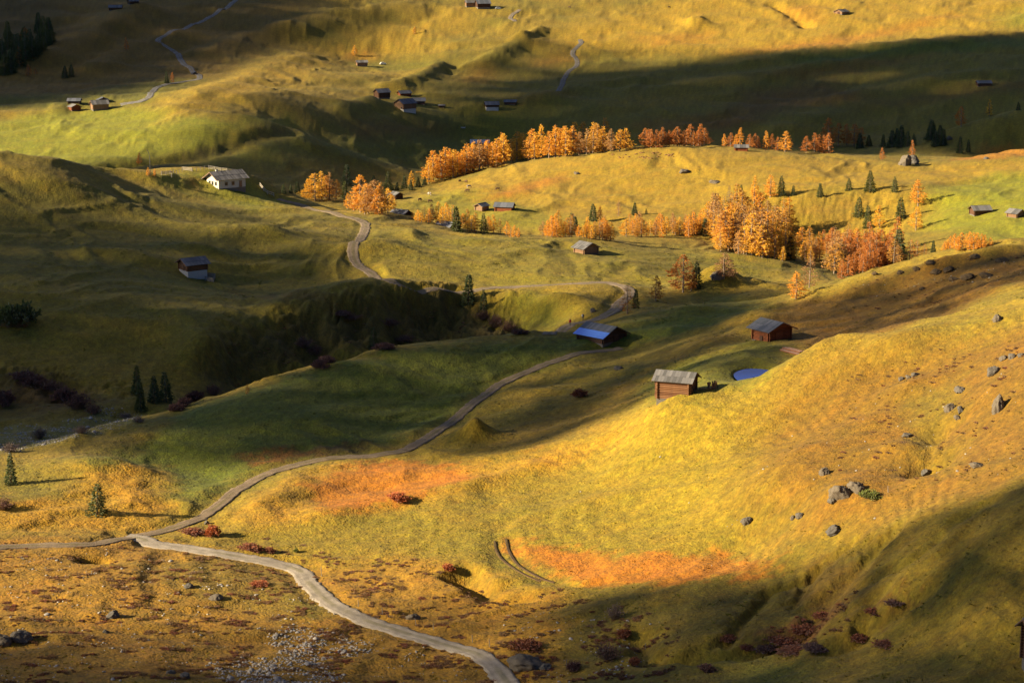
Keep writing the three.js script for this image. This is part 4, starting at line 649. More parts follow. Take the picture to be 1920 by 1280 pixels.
const LEAF = { gold: leafMat([0.74, 0.41, 0.02]), amber: leafMat([0.72, 0.345, 0.016]), rust: leafMat([0.48, 0.175, 0.014]), yellow: leafMat([0.76, 0.44, 0.022]), brown: leafMat([0.34, 0.17, 0.06]), ochre: leafMat([0.54, 0.28, 0.022]), tan: leafMat([0.44, 0.24, 0.065]), spruce: leafMat([0.05, 0.075, 0.014]), fir: leafMat([0.085, 0.10, 0.014]), red: leafMat([0.20, 0.055, 0.02]), maroon: leafMat([0.13, 0.055, 0.042]), russet: leafMat([0.36, 0.09, 0.02]), grey: leafMat([0.17, 0.12, 0.11]), green: leafMat([0.12, 0.14, 0.015]) };
const RT = rng(900);
const ORD = 'first second third fourth fifth sixth seventh eighth ninth tenth eleventh twelfth thirteenth fourteenth fifteenth sixteenth seventeenth eighteenth nineteenth twentieth'.split(' '), TENS = ['', '', 'twenty', 'thirty', 'forty'];
const ordinal = (n) => (n < 20 ? ORD[n] : (n + 1) % 10 ? TENS[Math.floor((n + 1) / 10)] + '-' + ORD[n % 10] : ['', '', '', 'thirtieth', 'fortieth'][(n + 1) / 10]);
const fromLeft = (list, x, y) => ordinal(list.filter((a) => a[0] < x || (a[0] === x && a[1] < y)).length);   // its place counted along the picture
const thicket = new Map();   // the trees that only thicken the woods, past those one can pick out
function tree(kind, px, base, top, { behind = 0, leaf, wide = 1, label, group, thick } = {}) {
  const forms = { larch: LARCH, bare: BARE, spruce: SPRUCE, pine: PINE }[kind], f = pick(forms, RT), p = at(px, base);
  if (behind) { const d = V(p.x, 0, p.z).normalize(); p.addScaledVector(d, behind); p.y = groundY(p.x, p.z); }
  const r = Math.hypot(p.x, p.z), h = Math.max(0.8, CAM_Y - r * direction(px, top)[1] - p.y), t = thick ? new THREE.Object3D() : thing(kind === 'spruce' ? 'spruce_tree' : kind === 'pine' ? 'pine_tree' : 'larch_tree', label, 'tree', group);
  t.position.copy(p); t.rotation.set((RT() - 0.5) * 0.09, RT() * 6.283, (RT() - 0.5) * 0.09); const big = kind === 'spruce' ? 1.3 : 1.1; wide *= big; t.scale.set(h / 10 * wide * (0.92 + 0.16 * RT()), h / 10, h / 10 * wide * (0.92 + 0.16 * RT()));
  const lm = leaf ? LEAF[leaf] : kind === 'spruce' || kind === 'pine' ? (RT() < 0.6 ? LEAF.spruce : LEAF.fir) : kind === 'bare' ? LEAF.brown : pick([LEAF.gold, LEAF.amber, LEAF.ochre, LEAF.yellow, LEAF.amber, LEAF.tan], RT);
  if (thick) { t.updateMatrix(); for (const [g, m] of [[f.wood, barkPale], [f.crown, lm]]) { const k = g.uuid + m.uuid; if (!thicket.has(k)) thicket.set(k, [g, m, []]); thicket.get(k)[2].push(t.matrix.clone()); } return; }
  mesh('trunk', f.wood, kind === 'spruce' ? barkMat : barkPale, t); mesh('crown', f.crown, lm, t);
}
function grove(label, group, list, o = {}) { for (const [px, base, top, kind = 'larch', leaf, behind] of list) tree(kind, px, base, top, { thick: o.thick, label: fromLeft(list, px, base) + ' from left, ' + label, group, leaf: leaf ?? o.leaf, behind: behind ?? o.behind ?? 0, wide: o.wide ?? (kind === 'larch' ? 1.0 + 0.45 * RT() : 1.15) }); }
const fill = (x0, x1, yTop, yBase, n, h0, h1, seed) => { const R = rng(seed); return Array.from({ length: n }, () => { const x = lerp(x0, x1, R()), y = lerp(yTop(x), yBase(x), R() ** 0.8); return [x, y, y - lerp(h0, h1, R()), R() < 0.2 ? 'bare' : 'larch', pick([undefined, undefined, 'ochre', 'tan', 'amber'], R), 1]; }); };
const row = (x0, y0, x1, y1, n, h0, h1, seed) => { const R = rng(seed); return Array.from({ length: n }, (_, i) => { const u = (i + 0.2 + 0.6 * R()) / n, x = lerp(x0, x1, u), y = lerp(y0, y1, u); return [x, y, y - lerp(h0, h1, R())]; }); };
grove('golden larch in the row climbing the left flank of the sunlit hill', 'larches on the left flank of the hill', [...row(800, 346, 950, 306, 19, 46, 64, 1), ...row(812, 340, 950, 304, 12, 46, 62, 2)].map((a, i) => [...a, 'larch', undefined, i > 18 ? 10 : 1 + (i % 3) * 3]));
grove('golden larch in the dense row along the crest of the sunlit hill', 'larches along the middle of the hill crest', [...row(952, 305, 1150, 284, 17, 46, 62, 3), ...row(955, 304, 1140, 284, 10, 54, 68, 4), [1162, 284, 240], [1174, 284, 238]].map((a, i) => [...a, 'larch', undefined, i > 16 && i < 27 ? 11 : 1 + (i % 3) * 3]));
grove('rusty larch in the row behind the right part of the hill crest', 'larches behind the right hill crest', row(1206, 279, 1325, 273, 18, 30, 44, 5).map((a) => [...a, 'larch', 'rust', 5]));
grove('rusty larch near the small barn on the hill crest', 'larches by the crest barn', row(1352, 275, 1475, 285, 11, 26, 42, 6).map((a) => [...a, 'larch', RT() < 0.5 ? 'rust' : 'amber', 5]));
grove('dark rusty larch in the shaded clump right of the hill crest', 'larches right of the hill crest', [...row(1510, 288, 1560, 288, 5, 34, 44, 7), [1552, 280, 218], [1572, 276, 228], [1588, 275, 230], [1602, 276, 230], [1614, 277, 236]].map((a) => [...a, 'larch', 'rust', 6]));
grove('orange larch in the clump right of the house fence', 'larches right of the house fence', [[578, 374, 332], [590, 376, 322], [603, 376, 318], [618, 374, 320], [630, 373, 334], [610, 372, 326]]);
grove('orange larch in the large clump above the road bend', 'larches above the road bend', [[652, 392, 360], [663, 396, 348], [676, 398, 324], [690, 400, 342], [703, 401, 334], [716, 401, 338], [727, 399, 350], [684, 402, 346], [710, 402, 345], [735, 394, 362]]);
grove('dark spruce in the shady gully behind the orange larch clumps', 'spruces in the shady gully', [[650, 348, 306], [700, 350, 327], [728, 354, 320], [744, 357, 340], [758, 354, 328], [784, 350, 330], [796, 347, 330], [770, 356, 336], [736, 358, 345], [532, 363, 344], [545, 362, 345], [558, 362, 338]].map((a) => [...a, 'spruce']));
tree('spruce', 646, 372, 338, { label: 'spruce squeezed between the two orange larch clumps', leaf: 'fir' });
tree('larch', 772, 352, 318, { label: 'single yellow larch among the dark gully spruces', leaf: 'yellow' });
grove('orange larch in the loose stand below the hill barns', 'larches below the hill barns', [[790, 420, 396], [804, 421, 388], [830, 424, 384], [842, 426, 386], [868, 430, 398], [884, 436, 402], [915, 438, 404], [958, 446, 422], [972, 448, 426], [774, 412, 396], [784, 418, 392], [796, 416, 384], [810, 418, 380], [822, 420, 376], [836, 422, 378], [848, 420, 382], [876, 432, 390], [890, 434, 396], [925, 436, 400], [938, 440, 408], [950, 443, 414], [965, 445, 420]].map((a, i) => [...a, i % 4 === 3 ? 'bare' : 'larch', i % 4 === 3 ? 'amber' : undefined, 4]));
tree('spruce', 856, 434, 384, { label: 'tall spruce standing before the loose larch stand' }); tree('spruce', 907, 437, 398, { label: 'spruce below the tiny pale hut' });
grove('amber larch in the stand behind the lone pale barn', 'larches behind the lone pale barn', [[1026, 445, 410], [1044, 446, 408], [1060, 446, 416], [1094, 450, 420], [1108, 452, 420], [1124, 452, 414], [1138, 453, 418], [1018, 443, 413], [1034, 443, 402], [1052, 446, 416], [1086, 448, 420], [1100, 450, 416], [1116, 452, 412], [1130, 451, 406], [1145, 453, 414]].map((a, i) => [...a, i === 5 ? 'bare' : 'larch', undefined, 4]));
grove('spruce behind the stand near the lone pale barn', 'spruces behind the lone pale barn', [[1072, 438, 398], [1079, 440, 404]].map((a) => [...a, 'spruce']));
tree('spruce', 1112, 414, 380, { label: 'left spruce of those on the meadow edge below the sunlit hill' }); tree('larch', 1126, 414, 385, { label: 'orange larch touching the left meadow edge spruce', leaf: 'rust' }); tree('bare', 1160, 405, 374, { label: 'brown half bare larch on the meadow edge' }); tree('spruce', 1190, 403, 377, { label: 'dark spruce right of the half bare larch' }); tree('spruce', 1212, 402, 390, { label: 'smallest spruce on the meadow edge' });
grove('amber larch in the band left of the larch bank', 'larches left of the larch bank', [[1194, 444, 414], [1212, 444, 414], [1230, 443, 408], [1250, 443, 404], [1274, 443, 404], [1292, 444, 400], [1306, 444, 404], [1320, 444, 396], [1333, 444, 400], [1186, 443, 408], [1202, 441, 412], [1220, 442, 410], [1240, 441, 400], [1262, 442, 402], [1285, 441, 400], [1300, 440, 394], [1312, 442, 402], [1326, 438, 374], [1340, 443, 402]].map((a, i) => [...a, 'larch', i === 8 ? 'amber' : undefined, 4]));
grove('orange larch in the dense wood on the bank', 'larches of the bank wood', [[1350, 466, 410], [1370, 460, 400], [1388, 470, 410], [1404, 474, 408], [1418, 470, 392], [1436, 476, 404], [1448, 470, 396], [1462, 478, 418], [1345, 458, 400], [1360, 464, 390], [1378, 472, 396], [1395, 477, 405], [1410, 480, 395], [1425, 482, 400], [1440, 483, 392], [1455, 484, 410], [1380, 432, 386], [1400, 426, 384], [1420, 424, 388], [1440, 428, 382], [1352, 472, 432], [1366, 472, 428], [1468, 480, 430], [1385, 480, 430], [1400, 482, 432], [1430, 486, 418], [1452, 487, 440], [1368, 450, 396], [1335, 446, 408]].map((a, i) => [...a, i % 5 === 1 ? 'bare' : 'larch', i % 5 === 1 ? 'amber' : undefined, 2]));
grove('amber larch of those scattered through the upper bank wood', 'scattered larches of the bank wood', fill(1335, 1480, (x) => 415 + (x - 1335) * 0.06, (x) => 456 + (x - 1335) * 0.24, 44, 44, 84, 81), { thick: true });
grove('larch of those spilling from the bank wood toward the right', 'larches spilling right of the bank wood', fill(1480, 1610, (x) => 458, (x) => 490, 18, 30, 54, 82), { thick: true });
grove('low larch of those fringing the valley behind the plateau', 'larches fringing the valley', fill(1010, 1335, (x) => 430, (x) => 446, 36, 24, 44, 83), { thick: true });
grove('bright small larch at the lower edge of the bank wood', 'small larches below the bank wood', [[1468, 489, 460], [1493, 489, 456], [1508, 491, 452], [1520, 490, 460], [1472, 466, 430]].map((a) => [...a, 'larch', 'yellow']));
tree('larch', 1416, 372, 327, { label: 'paler left larch of the pair on the bank top' }); tree('larch', 1445, 370, 325, { label: 'broad orange larch on the bank top', wide: 1.35, leaf: 'amber' }); tree('spruce', 1466, 366, 328, { label: 'dark spruce touching the broad orange larch' }); tree('pine', 1390, 378, 345, { label: 'round dark green pine left of the bank top larches', leaf: 'fir', wide: 0.8 }); tree('bare', 1368, 380, 346, { label: 'bare grey larch left of the round pine', leaf: 'grey', wide: 0.7 }); tree('spruce', 1488, 366, 346, { label: 'slim small spruce right of the bank top larches' });
for (const [px, b, t, l, k] of [[1538, 369, 342, 'lone spruce on the bank rim, left of the others'], [1592, 357, 333, 'small spruce left of the broad pine'], [1632, 358, 318, 'broad bushy pine on the bank rim', 'pine'], [1678, 360, 330, 'spruce right of the broad pine on the rim'], [1610, 406, 367, 'upper spruce on the open bank'], [1628, 428, 384, 'lower spruce on the open bank'], [1690, 409, 368, 'spruce left of the orange larch at the meadow corner']]) tree(k ?? 'spruce', px, b, t, { label: l, leaf: 'fir', wide: k ? 0.95 : 1.15 });
tree('larch', 1650, 427, 382, { label: 'yellow larch between the open bank spruces', leaf: 'yellow' }); tree('larch', 1722, 386, 334, { label: 'wide orange larch at the corner of the green meadow', leaf: 'amber', wide: 1.3 }); tree('larch', 1718, 432, 384, { label: 'golden larch below the wide orange one', leaf: 'gold' });
grove('rusty larch in the dim wood behind the brown ridge', 'larches of the dim wood', [[1552, 480, 436], [1570, 488, 430], [1584, 500, 446], [1630, 510, 440], [1643, 508, 436], [1658, 504, 440], [1618, 524, 474], [1635, 516, 470], [1568, 500, 460], [1584, 515, 468], [1545, 474, 428], [1560, 482, 424], [1578, 490, 434], [1592, 502, 440], [1608, 504, 432], [1622, 506, 434], [1636, 506, 430], [1650, 502, 426], [1664, 498, 430], [1672, 494, 436], [1600, 520, 470], [1612, 518, 462], [1626, 518, 466], [1645, 512, 462], [1655, 508, 470], [1590, 528, 476], [1578, 532, 484]].map((a) => [...a, 'larch', 'rust', 14]));
grove('dark spruce standing among the larches of the bank wood', 'spruces in the bank wood', [[1352, 440, 402], [1428, 462, 418], [1463, 470, 426], [1482, 486, 440], [1322, 440, 408], [1398, 446, 404]].map((a) => [...a, 'spruce']));
grove('rusty larch of the ragged right edge of the dim wood', 'larches at the edge of the dim wood', fill(1560, 1690, (x) => 470, (x) => 522 - (x - 1560) * 0.14, 26, 40, 74, 86).map((a) => [a[0], a[1], a[2], a[3], a[4] ?? 'rust', 12]), { thick: true });
tree('spruce', 1686, 494, 427, { label: 'tall dark spruce at the end of the dim wood', behind: 10 }); tree('spruce', 1750, 482, 449, { label: 'small dark spruce right of the dim wood', behind: 10 });
grove('dim brown larch beside the tall dark spruce', 'larches beside the tall dark spruce', [[1706, 490, 446], [1720, 488, 448], [1733, 486, 456]].map((a) => [...a, 'bare', 'rust', 12]));
grove('orange larch in the strip above the right ridge', 'larches above the right ridge', [[1770, 478, 450], [1797, 477, 440], [1826, 474, 434], [1840, 472, 436], [1776, 476, 446], [1790, 477, 436], [1804, 476, 434], [1818, 474, 432], [1832, 472, 434], [1846, 470, 438], [1858, 468, 444], [1782, 476, 440], [1812, 474, 436]].map((a) => [...a, 'larch', 'amber', 14]));
tree('bare', 1518, 540, 470, { label: 'tall half bare larch behind the bright orange one', behind: 6 }); tree('larch', 1493, 560, 506, { label: 'bright orange bushy larch at the foot of the brown ridge', leaf: 'amber', wide: 1.9 });
tree('larch', 1230, 564, 514, { label: 'rusty slim larch above the road bend on the right', leaf: 'rust' }); tree('larch', 1281, 548, 474, { label: 'tall rusty larch left of the rocky hillock', leaf: 'rust', wide: 1.3 }); tree('larch', 1296, 545, 492, { label: 'smaller rusty larch against the hillock spruce', leaf: 'rust' }); tree('spruce', 1306, 540, 488, { label: 'dim spruce on the left of the rocky hillock' }); tree('larch', 1358, 522, 472, { label: 'wide brown larch on the rocky hillock', wide: 1.6, leaf: 'brown' });
tree('spruce', 1192, 578, 540, { label: 'small dark spruce by the road bend' }); tree('bare', 1176, 588, 532, { label: 'brown bare larch at the road bend', leaf: 'rust' });
tree('spruce', 878, 570, 511, { label: 'tall spruce on the rim of the gorge' }); tree('spruce', 907, 582, 541, { label: 'smaller spruce on the rim of the gorge' }); tree('spruce', 700, 655, 612, { label: 'small dark spruce down in the gorge' });
tree('spruce', 256, 738, 682, { label: 'tallest spruce of the stream side group' }); tree('spruce', 263, 768, 714, { label: 'front spruce of the stream side group', leaf: 'fir' }); tree('spruce', 289, 754, 702, { label: 'middle spruce of the stream side group' }); tree('spruce', 311, 752, 695, { label: 'right spruce of the stream side group' }); tree('larch', 463, 742, 719, { label: 'small yellow larch on the gorge edge of the green meadow', behind: 3 });
tree('spruce', 182, 964, 905, { label: 'lone spruce on the sunlit flat by the junction', leaf: 'fir', wide: 1.35 }); tree('spruce', 20, 908, 848, { label: 'spruce at the left picture edge' });
grove('dark spruce in the shaded forest of the top left corner', 'spruces of the top left forest', [...fill(-20, 100, (x) => 60 - x * 0.1, (x) => 140 - x * 0.55, 26, 22, 40, 84).map((a) => a.slice(0, 3)), [8, 140, 100], [20, 136, 90], [36, 122, 76], [48, 112, 60], [60, 106, 66], [72, 96, 60], [86, 86, 54], [4, 112, 70], [28, 100, 62], [56, 92, 52], [76, 82, 52], [14, 92, 56], [44, 82, 48], [-14, 130, 80]].map((a) => [...a, 'spruce']));
grove('dim rusty larch at the edge of the top left forest', 'larches of the top left forest', [[46, 82, 50], [36, 122, 84], [52, 142, 120], [66, 140, 128]].map((a) => [...a, 'larch', 'rust']));
grove('dark spruce of the pair alone on the shaded far slope', 'spruce pair on the far slope', [[121, 146, 122], [133, 143, 119]].map((a) => [...a, 'spruce']));
tree('larch', 237, 94, 69, { label: 'dim larch alone on the far left slope', leaf: 'rust' }); tree('spruce', 312, 156, 133, { label: 'spruce at the end of the zigzag track' }); tree('larch', 323, 154, 134, { label: 'orange larch beside the spruce at the zigzag track', leaf: 'rust' });
tree('larch', 262, 308, 285, { label: 'orange larch left of the bent pole, farther one', leaf: 'rust' }); tree('larch', 277, 330, 313, { label: 'tiny orange larch just left of the bent pole', leaf: 'amber' }); tree('larch', 289, 330, 315, { label: 'tiny orange larch just right of the bent pole', leaf: 'amber' });
tree('larch', 665, 104, 83, { label: 'golden bushy larch above the pale lit barn', leaf: 'gold', wide: 1.4 }); tree('larch', 777, 63, 49, { label: 'small golden bush on the lit far slope', leaf: 'gold', wide: 1.4 });
tree('larch', 1655, 300, 275, { label: 'rusty larch left of the large pale boulder', leaf: 'rust', wide: 1.3 }); tree('larch', 1711, 296, 261, { label: 'rusty larch growing behind the large pale boulder', leaf: 'rust' });
grove('dark spruce in the shaded hollow on the right', 'spruces of the right hollow', [...fill(1610, 1770, (x) => 262, (x) => 278, 9, 18, 36, 85).map((a) => a.slice(0, 3)), [1630, 274, 252], [1656, 275, 250], [1690, 275, 232], [1702, 275, 245], [1745, 262, 222], [1752, 258, 232]].map((a) => [...a, 'spruce']));
tree('larch', 1803, 238, 197, { label: 'dim rusty larch on the shaded right hill', leaf: 'rust' }); tree('larch', 1856, 218, 184, { label: 'dim yellow larch near the right edge', leaf: 'gold' }); tree('spruce', 1800, 287, 254, { label: 'dark spruce beside the rocks on the right ridge' }); tree('spruce', 1816, 285, 260, { label: 'lower dark spruce on the right ridge' }); tree('spruce', 1910, 206, 190, { label: 'small spruce at the right picture edge' });
{ const o = new THREE.Group(); o.name = 'larch_thicket'; scene.add(o); tag(o, 'larches thickening the amber woods of the valley and bank', 'larch thicket', null, 'stuff');
  for (const [g, m, list] of thicket.values()) { const q = new THREE.InstancedMesh(g, m, list.length); list.forEach((x, i) => q.setMatrixAt(i, x)); q.name = m === barkPale ? 'trunks' : 'crowns'; q.castShadow = q.receiveShadow = true; o.add(q); } }
const numberedList = (list) => list.map((a, i) => [i, a, list]);
// ------------------------------------------------------------------ bushes
const BUSH = [bushForm(61, 26), bushForm(62, 26, { flat: 0.6 }), bushForm(63, 8, { flat: 0.9, twigs: 80, size: 0.06 })];
function bush(px, py, wpx, hpx, leaf, label, form = 0, group) { const p = at(px, py), s = scaleAt(p), t = thing('bush', label, 'bush', group); t.position.copy(p); t.rotation.y = RT() * 6; t.scale.set(wpx * s / 2 * (0.85 + 0.3 * RT()), hpx * s * (0.8 + 0.3 * RT()), wpx * s / 2 * (0.7 + 0.4 * RT())); mesh('stems', BUSH[form].wood, barkMat, t); mesh('foliage', BUSH[form].crown, LEAF[leaf], t); }
bush(746, 938, 60, 22, 'russet', 'round russet bush in the orange bowl', 1); bush(1087, 744, 34, 17, 'red', 'dark red bush above the meadow road', 0); bush(398, 1005, 36, 24, 'russet', 'red bush beside the road junction', 0); bush(1632, 934, 46, 24, 'green', 'green juniper bush beside the rock outcrop', 1); bush(555, 1036, 14, 10, 'green', 'small green bush above the path', 0); bush(360, 1000, 50, 12, 'red', 'low red bush left of the junction bush', 1); bush(470, 1032, 50, 18, 'red', 'low red thicket above the pale path', 1); bush(505, 1036, 30, 14, 'red', 'low red bush at the right end of the thicket', 1);
bush(985, 1215, 66, 18, 'red', 'dark red bush above the big boulder', 1); bush(1155, 1160, 42, 30, 'grey', 'grey leafless bush at the slope foot', 2); bush(1140, 1235, 60, 36, 'maroon', 'large dark leafless bush right of the big boulder', 2); bush(1170, 1192, 34, 18, 'red', 'red bush by the small stream', 1); bush(1075, 1255, 40, 24, 'maroon', 'dark bush at the post right of the big boulder', 1); bush(485, 1096, 40, 10, 'russet', 'low russet bush left of the path bend', 1); bush(840, 1068, 34, 14, 'russet', 'russet bush at the top of the gully', 1); bush(1190, 1246, 30, 18, 'red', 'dark red bush near the stream stones', 1); bush(1325, 1258, 40, 20, 'maroon', 'dark maroon bush at the bottom edge', 1);
bush(40, 610, 80, 44, 'spruce', 'dark green shrub mass at the left edge of the shaded slope', 0); bush(12, 612, 60, 50, 'spruce', 'dark shrub cut by the left edge', 0);
for (const [i, [px, py, w, h], all] of numberedList([[60, 720, 60, 22], [90, 732, 60, 26], [120, 750, 60, 30], [150, 765, 60, 30], [40, 712, 50, 20], [175, 775, 40, 20], [8, 760, 50, 40], [8, 955, 50, 24]])) bush(px, py, w, h, 'maroon', fromLeft(all, px, py) + ' from left, dark leafless bush on the far bank of the stream', i % 2 ? 2 : 0, 'bushes on the stream bank');
for (const [, [px, py, w, h], all] of numberedList([[345, 762, 40, 22], [365, 752, 40, 24], [400, 740, 44, 22], [330, 770, 40, 20], [600, 690, 40, 24], [612, 680, 40, 20], [570, 650, 50, 20], [590, 664, 40, 22], [720, 655, 44, 18], [760, 640, 50, 16], [930, 612, 40, 24], [955, 620, 44, 24], [975, 626, 34, 16], [905, 598, 40, 18], [660, 598, 50, 12], [640, 590, 40, 10], [730, 610, 40, 16]])) bush(px, py, w, h, 'maroon', fromLeft(all, px, py) + ' from left, dark bush clinging to the steep gorge side', RT() < 0.5 ? 2 : 1, 'bushes in the gorge');
for (const [, [px, py, w, h], all] of numberedList([[72, 822, 34, 26], [150, 812, 36, 18], [235, 782, 40, 10], [260, 792, 30, 14], [20, 846, 50, 16]])) bush(px, py, w, h, 'grey', fromLeft(all, px, py) + ' from left, leafless willow bush on the gravel of the stream bed', 2, 'bushes on the stream bed');
for (const [, [px, py, w, h], all] of numberedList([[1470, 1205, 70, 26], [1510, 1185, 70, 30], [1545, 1160, 60, 24], [1440, 1218, 60, 20], [1490, 1222, 90, 14], [1530, 1216, 70, 14], [1640, 1150, 50, 20], [1680, 1132, 50, 16], [1660, 1210, 60, 16], [1610, 1200, 50, 24], [1400, 1216, 40, 20], [1365, 1200, 40, 24]])) bush(px, py, w, h * 0.6, RT() < 0.6 ? 'red' : 'maroon', fromLeft(all, px, py) + ' from left, dark red bush in the gully of the lower right slope', 1, 'bushes in the lower right gully');
// ------------------------------------------------------------------ rocks
const rockMap = noiseTexture(256, (u, v) => { const n = 0.5 + 0.5 * (0.5 * tiled(u, v, 10, 31) + 0.5 * tiled(u, v, 30, 32)); return [0.45 + 0.55 * n, 0.45 + 0.54 * n, 0.45 + 0.52 * n]; }); rockMap.colorSpace = THREE.SRGBColorSpace;
const rockMats = [[0.22, 0.195, 0.17], [0.26, 0.215, 0.165], [0.19, 0.175, 0.16]].map((c) => mat(c, { map: rockMap, bumpMap: rockMap, bumpScale: 0.06 }));
const mossRock = mat([0.19, 0.125, 0.06], { map: rockMap, bumpMap: rockMap, bumpScale: 0.08 });
function rockForm(seed, detail = 4) {
  const g = mergeVertices(new THREE.IcosahedronGeometry(1, detail).deleteAttribute('normal').deleteAttribute('uv')), p = g.attributes.position, uv = [], cuts = [], R = rng(seed);
  for (let k = 0; k < 9; k++) cuts.push([V(R() - 0.5, R() - 0.35, R() - 0.5).normalize(), 0.55 + 0.35 * R()]);
  for (let i = 0; i < p.count; i++) { const v = V(p.getX(i), p.getY(i), p.getZ(i)); for (const [n, d] of cuts) { const k = v.dot(n); if (k > d) v.addScaledVector(n, (d - k) * 0.9); } v.multiplyScalar(1 + 0.13 * n3(v.x * 2 + seed, v.y * 2, v.z * 2) + 0.07 * n3(v.x * 5, v.y * 5 + seed, v.z * 5) + 0.035 * n3(v.x * 11, v.y * 11, v.z * 11 + seed)); p.setXYZ(i, v.x, v.y, v.z); uv.push(v.x + v.z * 0.6, v.y + v.z * 0.3); }
  g.setAttribute('uv', new THREE.Float32BufferAttribute(uv, 2)); g.computeVertexNormals(); return g;
}
const ROCKS = [101, 102, 103, 104, 105].map((s) => rockForm(s, 7)), PEBBLE = [111, 112].map((s) => rockForm(s, 1));
function rock(px, py, wpx, hpx, label, group, k = Math.floor(RT() * 5)) { const p = at(px, py), s = scaleAt(p), o = mesh('boulder', ROCKS[k], rockMats[k % 3]); tag(o, label, 'boulder', group); const h = hpx * s; o.position.set(p.x, p.y + h * 0.12, p.z); o.scale.set(wpx * s / 2, h * 0.72, wpx * s / 2 * 0.85); o.rotation.y = RT() * 6.28; return o; }
rock(985, 1250, 74, 30, 'big grey boulder beside the gravel path'); rock(1022, 1252, 30, 12, 'low rock leaning on the right of the big boulder'); rock(40, 1200, 40, 26, 'large grey boulder at the lower left edge'); rock(6, 1204, 36, 22, 'grey boulder cut by the lower left edge'); rock(774, 1160, 28, 14, 'small rounded boulder above the path'); rock(210, 1155, 26, 14, 'dark rock on the foreground flat'); rock(388, 982, 12, 9, 'small pale rock beside the junction bush'); rock(352, 1100, 22, 8, 'flat pale rock on the flat left of the path'); rock(405, 1122, 28, 9, 'pair of low rocks left of the path'); rock(345, 1270, 24, 12, 'grey rock near the bottom edge'); rock(198, 1186, 14, 8, 'small pale rock on the dim flat'); rock(320, 1262, 18, 8, 'flat rock left of the bottom grey rock');
rock(1575, 930, 42, 30, 'left tall block of the rock outcrop on the lit slope'); rock(1605, 918, 36, 22, 'right block of the rock outcrop above the green bush'); rock(1560, 940, 22, 14, 'low front rock of the outcrop'); rock(1546, 888, 20, 16, 'dark rock above the outcrop'); rock(1562, 998, 34, 18, 'mossy rock below the outcrop'); rock(1500, 968, 18, 12, 'small rock left below the outcrop'); rock(1488, 972, 12, 8, 'tiny rock beside the small one below the outcrop'); rock(1400, 978, 22, 14, 'brown rock at the left of the lit slope'); rock(1738, 888, 22, 12, 'pale rock at the mouth of the hollow'); rock(1832, 874, 30, 10, 'flat pale rock right of the hollow'); rock(1873, 768, 24, 34, 'tall pale rock on the right hillside'); rock(1782, 768, 22, 16, 'left rock of the trio in the hollow'); rock(1802, 772, 16, 14, 'right rock of the trio in the hollow'); rock(1796, 784, 16, 8, 'lowest rock of the trio in the hollow'); rock(1800, 734, 24, 14, 'pale rock above the trio'); rock(1862, 700, 30, 18, 'dark cracked rock near the right edge'); rock(1882, 674, 18, 10, 'left rock of the upper right edge row'); rock(1900, 670, 20, 12, 'middle rock of the upper right edge row'); rock(1916, 667, 14, 8, 'rightmost rock of the upper right edge row'); rock(1690, 712, 14, 8, 'left rock of the small row on the lit rise'); rock(1704, 708, 16, 7, 'middle rock of the small row on the lit rise'); rock(1718, 704, 18, 9, 'right rock of the small row on the lit rise'); rock(1703, 818, 22, 9, 'pale flat rock left of the hollow'); rock(1872, 600, 22, 14, 'dark brown rock on the upper right rise');
rock(1698, 309, 30, 26, 'large pale boulder on the hill right of the crest barn'); rock(1713, 307, 24, 20, 'darker boulder touching the large pale one'); rock(1285, 323, 22, 9, 'low rock on the flank of the sunlit hill'); rock(1081, 326, 14, 6, 'small rock on the front of the sunlit hill'); rock(1340, 343, 24, 8, 'brown low rock left of the bare larch'); rock(1345, 520, 26, 16, 'pale rock on top of the rocky hillock'); rock(1780, 262, 14, 9, 'small rock on the dim right ridge'); rock(1850, 298, 12, 5, 'tiny rock on the orange right ridge'); rock(1112, 584, 14, 8, 'pale rock on the bank above the hikers'); rock(1160, 692, 18, 9, 'small pale rock in the swale below the blue roofed barn');
for (const [, [px, py, w, h], all] of numberedList([[1640, 514, 26, 10], [1690, 512, 30, 12], [1720, 506, 30, 12], [1755, 512, 40, 16], [1780, 508, 40, 18], [1815, 522, 50, 20], [1790, 526, 36, 14], [1850, 518, 50, 14], [1745, 494, 34, 14], [1830, 482, 40, 12], [1880, 490, 40, 14], [1730, 542, 20, 8]])) rock(px, py, w * 0.6, h * 0.62, fromLeft(all, px, py) + ' from left, mossy brown rock on the crest of the brown ridge', 'rocks on the brown ridge crest').material = mossRock;
console.log('plants done');
// ------------------------------------------------------------------ what nobody could count: tussocks, heath, stones
function scatter(name, geo, m, label, places) { const o = new THREE.InstancedMesh(geo, m, places.length), c = new THREE.Color(); places.forEach(([mtx, k], i) => { o.setMatrixAt(i, mtx); o.setColorAt(i, c.setRGB(k, k, k)); }); o.name = name; o.castShadow = o.receiveShadow = true; scene.add(o); tag(o, label, name.replace(/_/g, ' '), null, 'stuff'); }
const tuft = (() => { const R = rng(71), s = sprays(); for (let k = 0; k < 16; k++) { const th = R() * 6.283, d = V(Math.cos(th) * (0.4 + 0.5 * R()), 0.55 + 0.5 * R(), Math.sin(th) * (0.4 + 0.5 * R())).normalize(), v = 0.8 + 0.4 * R(); const n0 = s.N.length; spray(s, V((R() - 0.5) * 0.6, -0.1, (R() - 0.5) * 0.6), d, 0.7 + 0.5 * R(), 0.12, R, [v, v, v]); for (let i = n0; i < s.N.length; i += 3) { s.N[i] *= 0.25; s.N[i + 1] = 1; s.N[i + 2] *= 0.25; } } return sprayGeo(s); })();
const heath = bushForm(72, 9, { flat: 0.5, twigs: 22, size: 0.17 }).crown;
const inFrame = (x, y, z) => { const [px, py] = project(x, y, z); return px > -160 && px < 2080 && py > -20 && py < 1380; };
